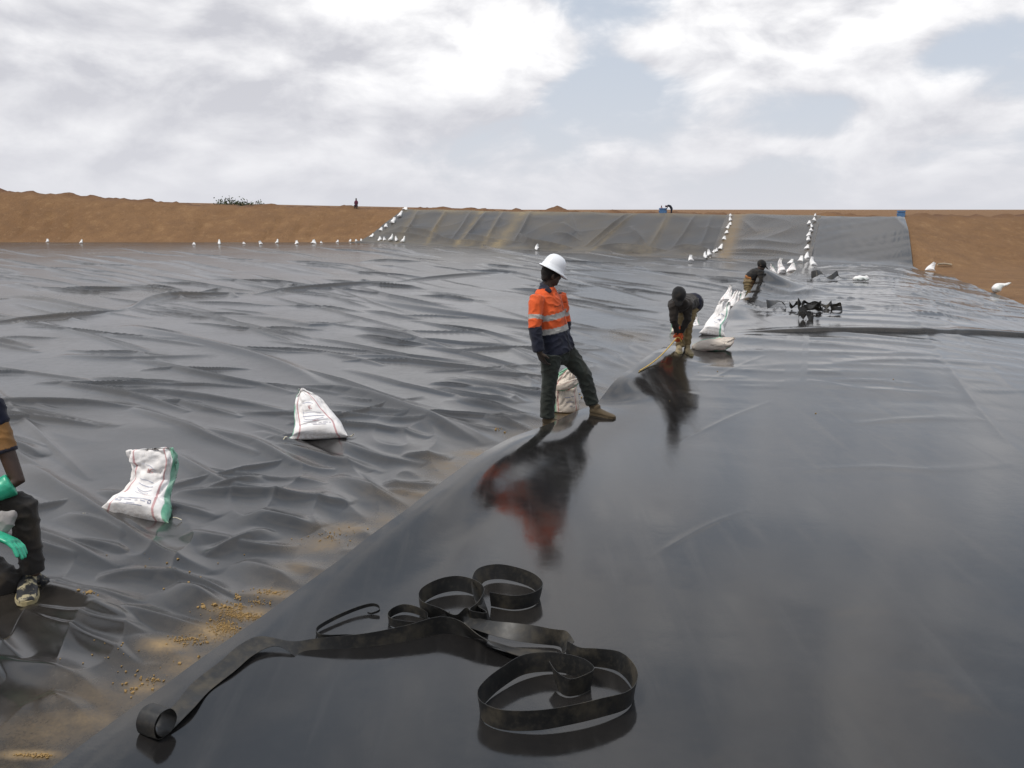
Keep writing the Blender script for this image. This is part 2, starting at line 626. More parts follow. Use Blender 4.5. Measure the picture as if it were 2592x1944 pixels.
def fan_ridges(n, area, slope, sd, length, amp, width, seed):
    """long wrinkles that fan out from the far left corner; slope and length as they read in the picture"""
    r = np.random.default_rng(seed)
    out = []
    for k in range(n):
        px, py = r.uniform(area[0], area[2]), r.uniform(area[1], area[3])
        a = R(r.normal(slope, sd))
        L = r.uniform(*length)
        bend = r.normal(0, 0.05) * L
        pts = []
        for t in np.linspace(-.5, .5, 6):
            x = px + L * t * math.cos(a)
            y = py + L * t * math.sin(a) + bend * (.25 - t * t) + 0.006 * L * math.sin(9 * t + k)
            pts.append(gxy(x, max(y, 608)))
        pts = np.array(pts)
        seg = np.hypot(*(pts[1:] - pts[:-1]).T).sum()
        if pts[:, 1].max() > 75 or seg > 22:
            continue
        q = r.uniform(.7, 1.3)
        c = pts.mean(0)
        u = pts[-1] - pts[0]
        cross = abs(u[0] * c[1] - u[1] * c[0]) / (np.hypot(*u) * np.hypot(*c))
        w = max(r.uniform(*width) * q, 0.0037 * c[1] * cross)
        out.append((pts, max(r.uniform(*amp) * q, 0.70 * w), w))
    return out


WRINKLES = MANUAL + (
    fan_ridges(50, (-100, 1080, 1150, 1850), 12, 14, (120, 420), (0.022, 0.050), (0.050, 0.085), 3)
    + fan_ridges(55, (-100, 860, 1480, 1100), 9, 7, (140, 480), (0.030, 0.062), (0.042, 0.068), 4)
    + fan_ridges(66, (-100, 720, 1720, 870), 9, 4, (120, 420), (0.040, 0.072), (0.038, 0.058), 5)
    + fan_ridges(115, (-150, 625, 1980, 740), 8, 3, (90, 320), (0.050, 0.090), (0.042, 0.062), 6))


def crumple(x, y, seed):
    """small plastic creasing laid along the wrinkle direction"""
    a = R(-50)
    u = x * math.cos(a) + y * math.sin(a)
    v = -x * math.sin(a) + y * math.cos(a)
    wv = v + 0.35 * perlin(u * 0.5, v * 0.5, seed + 1)
    n1 = 1 - np.abs(perlin(u * 0.45, wv * 1.7, seed))
    n2 = 1 - np.abs(perlin(u * 1.1, wv * 3.6, seed + 2))
    near = sstep(13, 6, y)
    soft = perlin(u * 0.9, wv * 2.0, seed + 5)
    return ((0.001 + 0.006 * near) * n1 ** 3 + 0.0012 * near * n2 ** 3 + 0.014 * near * soft
            + (0.006 + 0.014 * near) * perlin(x * 0.35, y * 0.35, seed + 4))


def floor_wrinkles(x, y, ridges, seed):
    dv, _ = poly_dist(x, y, VALLEY)
    damp = 0.12 + 0.88 * sstep(0.05, 0.6, dv)
    h = ridge_sum(x, y, ridges) + crumple(x, y, seed)
    # puckers that run away from the joint
    pk = (1 - np.abs(perlin(x * 2.1 + y * 0.8, y * 0.7 - x * 0.4, seed + 7))) ** 4
    h += 0.03 * pk * np.exp(-((dv - 0.9) / 0.7) ** 2)
    return np.maximum(h * damp, -0.03)


def fan(a, y0, y1, rows, power=1.0):
    v = np.linspace(0, 1, rows)[:, None] ** power
    Y = np.exp(np.log(y0)[None, :] * (1 - v) + np.log(y1)[None, :] * v)
    return a[None, :] * Y, Y


def dust_blobs(x, y, items):
    d = np.zeros_like(x)
    for (px, py, rx, ry, amt) in items:
        c = gp(px, py)
        s = pxm(c)
        sy = ry / s / max(0.08, (CAM_Z / math.hypot(c[1], CAM_Z)))
        d = np.maximum(d, amt * np.exp(-(((x - c[0]) / (rx / s)) ** 2 + ((y - c[1]) / sy) ** 2)))
    return d


DUST_FRONT = [(540, 1620, 60, 26, 0.95), (610, 1570, 70, 16, 0.9), (430, 1660, 60, 22, 0.75), (480, 1700, 90, 40, 0.35),
              (360, 1760, 60, 22, 0.5), (690, 1520, 60, 14, 0.6), (800, 1390, 70, 25, 0.45), (880, 1350, 60, 16, 0.5),
              (1000, 1330, 90, 30, 0.3), (1150, 1200, 80, 30, 0.32), (1210, 1160, 60, 14, 0.4), (80, 1935, 70, 12, 0.9),
              (240, 1850, 60, 30, 0.5), (1450, 1050, 50, 16, 0.5), (1060, 1265, 120, 20, 0.28), (120, 1880, 120, 50, 0.3),
              (760, 1450, 60, 22, 0.35), (300, 1800, 200, 60, 0.22), (1590, 860, 60, 14, 0.25)]


def build_floor_front():
    a = np.linspace(-0.74, s_a[-1] - 0.005, 640)
    y0 = np.maximum(valley_y(a) - 0.35, 2.3)
    y1 = np.maximum(seam_y(a), y0 + 0.05)
    X, Y = fan(a, y0, y1, 680)
    Z = land(X, Y) + 0.035 + floor_wrinkles(X, Y, WRINKLES, 40)
    dv, _ = poly_dist(X, Y, VALLEY)
    nz = 0.5 + 0.8 * fbm(X * 1.4, Y * 1.4, 66, 4, 0.6)
    D = 1.25 * dust_blobs(X, Y, DUST_FRONT) * np.clip(nz + 0.40, 0, 1.3)
    streak = 0.5 + fbm(X * 3.5 + Y * 1.2, Y * 0.8 - X * 0.5, 67, 3)
    D = np.maximum(D, 0.42 * np.exp(-(dv / 0.35) ** 2) * np.clip(streak, 0, 1))
    D = np.maximum(D, 0.10 * np.clip(fbm(X * 0.3, Y * 0.3, 68, 4), 0, 1))
    o = grid_obj('floor_liner', np.stack([X, Y, Z], -1), M_LINER_FLOOR, attrs={'dust': D})
    tag(o, 'wrinkled black plastic floor liner in the near left half, carrying the two printed sacks', 'plastic liner', 'black plastic liners')
    return o


def build_floor_back():
    a = np.linspace(-0.74, slope_of(2050, 660), 780)
    base = col_depth(a, 0.0)
    y0 = np.maximum(np.minimum(seam_y(a), base - 1.0) - 0.5, 3)
    y1 = base + 0.25 - 1.7 * sstep(slope_of(980, 612), slope_of(880, 612), a)
    X, Y = fan(a, y0, y1, 520)
    Z = land(X, Y) + 0.012 + floor_wrinkles(X, Y, WRINKLES, 40)
    D = 0.22 * np.clip(fbm(X * 0.16, Y * 0.16, 71, 4) + 0.1, 0, 1)
    sd_ = land_sdf(X, Y)
    D = np.maximum(D, 0.55 * np.exp(-((sd_ + 0.2) / 1.6) ** 2) * np.clip(0.4 + fbm(X * 0.5, Y * 0.5, 72, 4), 0, 1) * sstep(-16, -6, X))
    o = grid_obj('floor_liner', np.stack([X, Y, Z], -1), M_LINER_FLOOR, attrs={'dust': D})
    tag(o, 'wrinkled black plastic floor liner beyond the crumpled seam, reaching to the far banks', 'plastic liner', 'black plastic liners')
    return o


def slope_panel(edges, seed, mat, dust_amt, folds, label, cols=360, rows=150, lift=0.03, toe=-1.0, top=None):
    """edges: left (crest_px, base_px) and right (crest_px, base_px) picture columns"""
    (lc, lb), (rc, rb) = edges
    al, ar = slope_of(min(lc, lb), 600), slope_of(max(rc, rb), 600)
    a = np.linspace(al, ar, cols)
    base, crest = col_depth(a, toe), col_depth(a, SLOPE_RUN - 0.15 if top is None else top)
    y0, y1 = base.copy(), crest.copy()

    def diag(c0, c1, arr_lo, arr_hi, left):
        a0, a1 = slope_of(c0, 600), slope_of(c1, 600)      # crest column, base column
        lo, hi = min(a0, a1), max(a0, a1)
        m = (a >= lo) & (a <= hi)
        if hi - lo < 1e-6 or not m.any():
            return
        f = (a[m] - a1) / (a0 - a1)                        # 0 at base column, 1 at crest column
        yd = base[m] + (crest[m] - base[m]) * f
        outward_base = (c1 < c0) if left else (c1 > c0)
        if outward_base:
            y1[m] = np.maximum(yd, y0[m] + 0.02)
        else:
            y0[m] = np.minimum(yd, y1[m] - 0.02)
    diag(lc, lb, y0, y1, True)
    diag(rc, rb, y0, y1, False)
    X, Y = fan(a, y0, y1, rows)
    sd_ = land_sdf(X, Y)
    h = 0.05 * (1 - np.abs(perlin(X * 0.35 + Y * 0.1, Y * 0.3, seed))) ** 3 + 0.05 * fbm(X * 0.25, Y * 0.25, seed + 1, 3)
    h += ridge_sum(X, Y, folds)
    v = np.linspace(0, 1, rows)[:, None]
    Z = land(X, Y) + (lift + np.maximum(h, -0.02)) * sstep(0, 0.10, v) - 0.03 * sstep(0.04, 0.0, v)
    return X, Y, Z, sd_, a


def fold_px(pts, amp, w):
    """fold on the far bank: picture points with the share of the slope climbed"""
    out = []
    for (px, py, t) in pts:
        a = np.array([slope_of(px, 600)])
        y = float(col_depth(a, t * SLOPE_RUN)[0])
        out.append((float(a[0]) * y, y))
    return (smooth_line(out, 10), amp, w)


def build_slope_liners():
    folds = []
    for (cx, bx, amp) in [(1062, 1015, 0.10), (1132, 1078, 0.10), (1195, 1140, 0.06), (1232, 1168, 0.09), (1275, 1225, 0.09), (1345, 1300, 0.12),
                          (1440, 1465, 0.06), (1590, 1480, 0.11), (1606, 1500, 0.08), (1690, 1640, 0.06), (1760, 1700, 0.06), (1800, 1770, 0.05)]:
        folds.append(fold_px([(cx, 0, 0.95), ((cx + bx) / 2 + 4, 0, 0.5), (bx, 0, 0.08)], amp * 1.9, 0.13))
    for (p, amp) in [([(1000, 0, 0.42), (1080, 0, 0.28), (1120, 0, 0.10), (1190, 0, 0.02)], 0.16), ([(970, 0, 0.24), (1040, 0, 0.18), (1110, 0, 0.05)], 0.14),
                     ([(1310, 0, 0.36), (1335, 0, 0.12), (1400, 0, 0.03), (1450, 0, 0.0)], 0.18), ([(1170, 0, 0.30), (1260, 0, 0.12), (1330, 0, 0.12)], 0.10),
                     ([(1400, 0, 0.40), (1440, 0, 0.3), (1470, 0, 0.2)], 0.10), ([(1420, 0, 0.66), (1450, 0, 0.45), (1470, 0, 0.32)], 0.08),
                     ([(1590, 0, 0.6), (1620, 0, 0.3), (1640, 0, 0.12)], 0.10), ([(1500, 0, 0.06), (1600, 0, 0.09), (1690, 0, 0.05)], 0.14),
                     ([(1120, 0, 0.08), (1230, 0, 0.04), (1300, 0, 0.06)], 0.12), ([(1700, 0, 0.16), (1800, 0, 0.12)], 0.10)]:
        folds.append(fold_px(p, amp * 1.8, 0.14))
    X, Y, Z, sd_, a = slope_panel(((1026, 885), (1846, 1806)), 81, M_LINER_DUSTY, 0.6, folds, '', 520, 190)
    t = sd_ / SLOPE_RUN
    px = a * F_PX + CXP
    PX = np.broadcast_to(px, X.shape)
    D = 0.14 + 0.30 * fbm(X * 0.35, Y * 0.35, 83, 4)
    D += 0.65 * sstep(0.80, 0.98, t) * np.clip(0.65 + fbm(X * 0.8, Y * 0.5, 84, 3), 0, 1)
    for (cx, bx, w, am) in [(1135, 1085, 6, 0.5), (1225, 1160, 7, 0.55), (1330, 1262, 17, 0.6), (1270, 1225, 6, 0.35), (1610, 1500, 5, 0.35), (1700, 1620, 10, 0.22), (1690, 1640, 10, 0.3), (1060, 1010, 8, 0.3)]:
        line = bx + (cx - bx) * t
        D += am * np.exp(-((PX - line) / w) ** 2) * np.clip(0.7 + 0.6 * fbm(X * 1.2, Y * 1.2, 85, 3), 0.2, 1.2)
    D += 0.35 * np.exp(-((t + 0.02) / 0.10) ** 2) * np.clip(0.5 + fbm(X * 0.6, Y * 0.6, 86, 3), 0, 1)
    D *= 0.72
    D *= np.where(PX > 1380, 1.0 - 0.35 * sstep(1380, 1700, PX), 1.0)
    o = grid_obj('slope_liner', np.stack([X, Y, Z], -1), M_LINER_DUSTY, attrs={'dust': np.clip(D, 0, 1)})
    tag(o, 'dust streaked creased liner on the far bank, left of both sandbag rows', 'plastic liner', 'black plastic liners')
    folds = [fold_px([(1870, 0, 0.85), (1900, 0, 0.6), (1915, 0, 0.5)], 0.06, 0.2), fold_px([(1830, 0, 0.12), (1950, 0, 0.1), (2040, 0, 0.06)], 0.12, 0.25),
             fold_px([(1850, 0, 0.35), (1950, 0, 0.32), (2030, 0, 0.3)], 0.07, 0.3), fold_px([(1800, 0, 0.0), (1900, 0, 0.03), (2000, 0, 0.0)], 0.10, 0.2)]
    X, Y, Z, sd_, a = slope_panel(((1838, 1795), (2075, 2055)), 91, M_LINER_DUSTY, 0.2, folds, '', 220, 150, lift=0.07)
    t = sd_ / SLOPE_RUN
    PX = np.broadcast_to(a * F_PX + CXP, X.shape)
    D = 0.10 + 0.2 * np.clip(fbm(X * 0.5, Y * 0.5, 93, 4), 0, 1)
    D += 0.5 * np.exp(-((PX - (1830 + 30 * t)) / 18) ** 2) + 0.5 * np.exp(-((PX - (2062 + 10 * t)) / 8) ** 2)
    D += 0.4 * sstep(0.9, 1.0, t)
    o = grid_obj('slope_liner', np.stack([X, Y, Z], -1), M_LINER_FLOOR, attrs={'dust': np.clip(D, 0, 1)})
    tag(o, 'grey liner on the far bank between the two sandbag rows', 'plastic liner', 'black plastic liners')


# the long glossy sheet on the right, from the camera's feet to the far crest
EDGE_R_PX = [(2310, 680), (2400, 700), (2500, 738), (2592, 772), (2760, 850), (3100, 1050), (3600, 1400)]
EDGE_R = np.array([gxy(*p) for p in EDGE_R_PX])
FLAP_C = np.array(gxy(1912, 772))          # where the edge is being lifted
FLIP_C = np.array(gxy(1600, 985))          # where the edge flips up beside the standing man


def gloss_height(X, Y, sdf=None):
    s, f = poly_dist(X, Y, VALLEY)
    base = land(X, Y, sdf) + 0.06
    # crowned ground under the sheet
    axis = np.array([gxy(2300, 700), gxy(2100, 900), (4.2, 2.0)])
    da, fa = poly_dist(X, Y, axis)
    de, _ = poly_dist(X, Y, EDGE_R)
    base += 0.26 * np.exp(-(da / 3.2) ** 2) * sstep(8, 17, Y) * sstep(40, 30, Y) * sstep(0.0, 3.0, de)
    base -= 0.06 * np.exp(-(de / 0.5) ** 2)
    # the free edge rolls up, then drops on the floor liner
    along_n = fbm(f * 26.0, f * 0 + 0.3, 33, 2)
    A = 0.16 + 0.03 * along_n
    A = A * (0.30 + 0.70 * sstep(4.2, 6.6, Y)) * (1 - 0.55 * sstep(17, 24, Y))
    foot = np.hypot(X - gxy(1525, 1048)[0], Y - gxy(1525, 1048)[1])
    A = A * (1 - 0.75 * np.exp(-(foot / 0.55) ** 2))
    foot3 = np.hypot(X - gxy(1385, 1090)[0], Y - gxy(1385, 1090)[1])
    A = A * (1 - 0.60 * np.exp(-(foot3 / 1.0) ** 2))
    foot4 = np.hypot(X - gxy(1815, 848)[0], Y - gxy(1815, 848)[1])
    A = A * (1 - 0.9 * np.exp(-(foot4 / 1.2) ** 2))
    foot2 = np.hypot(X - gxy(1735, 890)[0], Y - gxy(1735, 890)[1])
    A = A * (1 - 0.9 * np.exp(-(foot2 / 1.1) ** 2))
    lip = A * np.exp(-(np.maximum(s - 0.05, 0) / 0.36) ** 2)
    # flipped wave between the standing and the bending man
    dirv = np.array(gxy(1670, 932)) - np.array(gxy(1511, 1044))
    dirv /= np.hypot(*dirv)
    al = (X - FLIP_C[0]) * dirv[0] + (Y - FLIP_C[1]) * dirv[1]
    lip = lip * (1 - 0.15 * np.exp(-((al - 0.3) / 1.5) ** 4)) + 0.06 * np.exp(-((al - 0.25) / 1.5) ** 4) * np.exp(-(s / 0.2) ** 2)
    # edge held up by the worker further back
    d3 = np.array(gxy(1962, 740)) - np.array(gxy(1850, 825))
    d3 /= np.hypot(*d3)
    al3 = (X - FLAP_C[0]) * d3[0] + (Y - FLAP_C[1]) * d3[1]
    env = np.exp(-np.abs((al3 - 1.0) / 1.9) ** 2.8)
    prof = np.exp(-(np.maximum(s - 0.05, 0) / 1.0) ** 1.5)
    crease = 0.07 * np.sin(al3 * 2.6 + s * 1.2) + 0.03 * np.sin(al3 * 6.0 - s * 2)
    lip += env * prof * (0.40 + crease + 0.10 * al3 * np.exp(-(al3 / 1.5) ** 2))
    h = base + lip
    # long low swells and ripples of a sheet not yet pulled tight
    u = X * 0.94 - Y * 0.34
    v = X * 0.34 + Y * 0.94
    patch = 0.25 + sstep(-0.1, 0.45, fbm(X * 0.33, Y * 0.22, 69, 3) + 0.06 * (X - 2.0))
    wv = v + 0.5 * perlin(u * 0.4, v * 0.4, 70)
    ripple = patch * (0.0032 * perlin(u * 0.45, wv * 1.3, 61) + 0.0013 * perlin(u * 1.0, wv * 3.0, 62)) + 0.02 * perlin(u * 0.18, v * 0.3, 63)
    h += ripple * sstep(0.0, 0.8, s)
    sw = sstep(9, 14, Y)
    fine = (1 - np.abs(perlin(u * 0.22, v * 0.9 + 0.3 * perlin(u * 0.3, v * 0.3, 65), 64))) ** 6
    h += 0.022 * sw * fine * sstep(0.3, 1.2, s)
    h += ridge_sum(X, Y, GLOSS_RIDGES)
    return h


def g_fold(pts, amp, w, z=0.25):
    return (smooth_line([gxy(p[0], p[1], z) for p in pts], 14), amp, w)


GLOSS_RIDGES = [g_fold([(2150, 676), (2230, 670), (2340, 690)], 0.08, 0.16), g_fold([(2060, 672), (2150, 670), (2260, 676)], 0.10, 0.2),
                g_fold([(2190, 713), (2290, 712), (2330, 715)], 0.06, 0.12), g_fold([(2330, 720), (2420, 730), (2520, 750)], 0.07, 0.12),
                g_fold([(2240, 750), (2320, 752), (2440, 762)], 0.05, 0.12), g_fold([(2270, 803), (2380, 800), (2480, 808)], 0.05, 0.10),
                g_fold([(2020, 702), (2080, 700), (2180, 692)], 0.06, 0.14), g_fold([(2250, 772), (2370, 770), (2520, 785)], 0.05, 0.10),
                g_fold([(1960, 750), (2010, 755), (2080, 748)], 0.07, 0.14), g_fold([(2200, 690), (2280, 700), (2360, 704)], 0.06, 0.16),
                g_fold([(2100, 940), (2300, 932), (2592, 935)], 0.025, 0.12, 0.05)]
GLOSS_RIDGES += [g_fold([(2215, 700), (2270, 760), (2350, 850), (2480, 990), (2700, 1200)], 0.012, 0.07), g_fold([(2255, 690), (2350, 770), (2440, 850), (2620, 990)], 0.012, 0.07),
                 g_fold([(1720, 1120), (1850, 1060), (1960, 1020)], 0.003, 0.03, 0.05), g_fold([(1640, 1420), (1780, 1340), (1900, 1290)], 0.0025, 0.025, 0.05),
                 g_fold([(1780, 980), (1880, 940), (1960, 915)], 0.004, 0.03, 0.05), g_fold([(1980, 1195), (2200, 1182), (2380, 1188), (2592, 1170)], 0.003, 0.06, 0.05),
                 g_fold([(2150, 1075), (2350, 1062), (2592, 1065)], 0.006, 0.06, 0.05)]
GLOSS_RIDGES += rand_ridges(90, (1950, 700, 2592, 830), (-12, -18), 8, (0.8, 2.2), (0.012, 0.035), (0.04, 0.09), 12)
GLOSS_RIDGES += rand_ridges(60, (1650, 850, 2592, 1010), (-8, -8), 9, (0.5, 1.6), (0.004, 0.010), (0.04, 0.09), 13)
BAND_PX = [(1845, 842), (1930, 839), (2050, 836), (2200, 836), (2350, 838), (2470, 842), (2592, 850), (2760, 862)]
E_YFAR = []


def e_far(a):
    crest = col_depth(a, SLOPE_RUN - 0.25)
    base = col_depth(a, 0.0)
    y = valley_y(a)
    a0, a1, a2, a3 = slope_of(2045, 665), slope_of(2066, 600), slope_of(2284, 600), slope_of(2310, 680)
    m = (a >= a0) & (a <= a1)
    f = (a[m] - a0) / (a1 - a0)
    y0_ = float(valley_y(np.array([a0]))[0])
    y[m] = y0_ + (crest[m] - y0_) * f
    m = (a > a1) & (a <= a2)
    y[m] = crest[m]
    m = (a > a2) & (a <= a3)
    f = (a[m] - a2) / (a3 - a2)
    y[m] = crest[m] + (EDGE_R[0, 1] - crest[m]) * f
    m = a > a3
    er_a = EDGE_R[:, 0] / EDGE_R[:, 1]
    y[m] = np.exp(np.interp(a[m], er_a, np.log(EDGE_R[:, 1])))
    return y


def build_gloss():
    a = np.concatenate([np.linspace(-0.9, -0.3, 70, endpoint=False), np.linspace(-0.3, slope_of(1800, 820), 330, endpoint=False), np.linspace(slope_of(1800, 820), slope_of(2310, 680), 250, endpoint=False),
                        np.linspace(slope_of(2310, 680), 0.92, 150)])
    y1 = np.maximum(e_far(a), 0.5)
    y0 = np.minimum(np.full_like(a, 0.9), y1 - 0.05)
    X, Y = fan(a, y0, y1, 600)
    Z = gloss_height(X, Y)
    D = 0.05 * np.clip(fbm(X * 0.5, Y * 0.5, 77, 4), 0, 1)
    D += 0.08 * sstep(0.22, 0.6, fbm(X * 1.3 + 3, Y * 2.4, 79, 4, 0.6)) * sstep(-0.1, 0.3, fbm(X * 0.3, Y * 0.3, 80, 2))
    s, f = poly_dist(X, Y, VALLEY)
    D += 0.14 * np.exp(-(s / 0.10) ** 2) * np.clip(0.4 + fbm(X * 3, Y * 3, 78, 3), 0, 1)
    sd_ = land_sdf(X, Y)
    D += 0.25 * sstep(0.93, 1.0, sd_ / SLOPE_RUN)
    D += sstep(18, 40, Y) * 0.06
    o = grid_obj('glossy_liner', np.stack([X, Y, Z], -1), M_LINER_GLOSS, attrs={'dust': np.clip(D, 0, 1)})
    tag(o, 'long smooth glossy liner sheet on the right, its near edge turned up', 'plastic liner', 'black plastic liners')
    # one high fold across the whole sheet: steep front, round top, long back
    n = 260
    bp = []
    for (px, py) in BAND_PX:
        z = 0.1
        for _ in range(6):
            q = gp(px, py, z)
            z = float(gloss_height(np.array([q[0]]), np.array([q[1]]))[0])
        bp.append((q[0], q[1]))
    B = smooth_line(bp, n)
    prof = [(-0.085, -0.02), (-0.065, 0.0), (-0.055, 0.016), (-0.042, 0.042), (-0.028, 0.064), (-0.010, 0.078), (0.02, 0.084), (0.06, 0.080),
            (0.12, 0.07), (0.2, 0.046), (0.3, 0.024), (0.45, 0.006), (0.6, -0.02)]
    gr = np.zeros((len(prof), n, 3))
    k = sstep(0, 1.4, B[:, 0] - B[0, 0])
    wob = 1 + 0.10 * perlin(B[:, 0] * 0.9, B[:, 0] * 0, 15)
    for i, (dy, dz) in enumerate(prof):
        x, y = B[:, 0] - 0.05 * dy, B[:, 1] + dy * (0.5 + 0.5 * k)
        gr[i, :, 0], gr[i, :, 1] = x, y
        gr[i, :, 2] = gloss_height(x, y) + (0.62 * dz * k * wob if dz > 0 else dz)
    grid_obj('fold', gr, M_LINER_GLOSS, o, {'dust': np.full(gr.shape[:2], 0.06)})
    return o


floor_front = build_floor_front()
floor_back = build_floor_back()
build_slope_liners()
gloss = build_gloss()

# ------------------------------------------------------------------ where things stand
def z_floor(x, y):
    x, y = np.atleast_1d(float(x)), np.atleast_1d(float(y))
    return float((land(x, y) + 0.035 + floor_wrinkles(x, y, WRINKLES, 40))[0])


def z_gloss(x, y):
    x, y = np.atleast_1d(float(x)), np.atleast_1d(float(y))
    return float(gloss_height(x, y)[0])


def on(px, py, zf):
    """point of a surface seen at a picture point"""
    z = 0.0
    for _ in range(6):
        p = gp(px, py, z)
        z = zf(p[0], p[1])
    return np.array([p[0], p[1], z])


def settle(px, py, zf, r=0.2, sink=0.012):
    p = on(px, py, zf)
    zs = [zf(p[0] + dx * r, p[1] + dy * r) for dx, dy in ((0, 0), (1, 0), (-1, 0), (0, -.6), (.7, -.6), (-.7, -.6))]
    p[2] = sorted(zs)[1] - sink
    return p


def hit_land(px, py, off=0.03):
    d = ray(px, py)
    ys = np.linspace(8, 110, 4000)
    t = ys / d[1]
    x, z = d[0] * t, CAM_Z + d[2] * t
    below = z < land(x, ys) + off
    k = int(np.argmax(below))
    if not below.any():
        dd = land_sdf(x, ys)
        k = int(np.argmax(dd > SLOPE_RUN))
        return np.array([x[k], ys[k], float(land(x[k:k + 1], ys[k:k + 1])[0]) + off])
    return np.array([x[k], ys[k], z[k]])


def at(px, py, Y):
    """point at depth Y seen at a picture point"""
    d = ray(px, py)
    t = Y / d[1]
    return np.array([d[0] * t, Y, CAM_Z + d[2] * t])


# ------------------------------------------------------------------ sandbags
def mat_sack(name, tint=(0.87, 0.845, 0.83), green=1.0, gpos=0.93, gw=0.10, red=0.62):
    m, g, p = new_mat(name)
    co = obj_co(g)
    su, st = attr(g, 'su'), attr(g, 'st')
    n1 = g.noise(co, 7.0, 5, 0.6)
    n2 = g.noise(co, 40.0, 3, 0.6)
    c = g.mix(g.smooth(n1, 0.45, 0.75, 0, 0.35), tint, (0.50, 0.44, 0.37))
    stripe = g.math('MULTIPLY', g.smooth(g.math('ABSOLUTE', g.math('SUBTRACT', g.math('ABSOLUTE', su), 0.60)), 0.045, 0.025), red)
    c = g.mix(stripe, c, (0.42, 0.06, 0.075))
    gm = g.smooth(g.math('ABSOLUTE', g.math('SUBTRACT', su, gpos)), gw, gw - 0.04)
    gm = g.math('MULTIPLY', gm, g.lin(n1, 0.2, 0.6, 0.6, 1.0))
    c = g.mix(g.math('MULTIPLY', gm, 0.85 * green), c, (0.04, 0.36, 0.20))
    low = g.math('MULTIPLY', g.smooth(st, 0.16, 0.0), 0.4)
    c = g.mix(g.math('MULTIPLY', low, g.smooth(n2, 0.35, 0.65)), c, (0.33, 0.25, 0.17))
    weave = g.n('ShaderNodeTexWave', {'Vector': co, 'Scale': 60.0, 'Distortion': 2.0}).outputs['Fac']
    h = g.math('ADD', g.math('MULTIPLY', n1, 1.0), g.math('ADD', g.math('MULTIPLY', n2, 0.25), g.math('MULTIPLY', weave, 0.03)))
    setp(g, p, col=c, rough=0.55, spec=0.35, normal=bump(g, h, 0.5, 0.02))
    return m


M_SACK = mat_sack('sack_printed')
M_SACK_L = mat_sack('sack_printed_left', gpos=-0.95, gw=0.07)
M_SACK_MID = mat_sack('sack_striped', gpos=0.50, gw=0.10, red=0.0)
M_SACK_PLAIN = mat_sack('sack_plain', (0.82, 0.81, 0.80), 0.2, red=0.15)
M_SACK_TAN = mat_sack('sack_stained', (0.68, 0.60, 0.51), 0.95, gpos=-0.90, gw=0.16)
M_SACK_SLUMP = mat_sack('sack_slumped', (0.66, 0.58, 0.50), 0.9, gpos=0.30, gw=0.11, red=0.3)


def flat_mat(name, col, rough=0.6, spec=0.4):
    m, g, p = new_mat(name)
    n = g.noise(obj_co(g), 30.0, 4, 0.6)
    c2 = tuple(v * 0.72 for v in col)
    setp(g, p, col=g.mix(g.smooth(n, 0.4, 0.7), col, c2), rough=rough, spec=spec)
    return m


M_RED = flat_mat('print_red', (0.70, 0.30, 0.28))
M_RED2 = flat_mat('print_red_strong', (0.42, 0.05, 0.05))
M_BLUE = flat_mat('print_blue', (0.46, 0.48, 0.58))
M_INK = flat_mat('print_ink', (0.25, 0.25, 0.34))
M_THREAD = flat_mat('thread', (0.6, 0.55, 0.42))


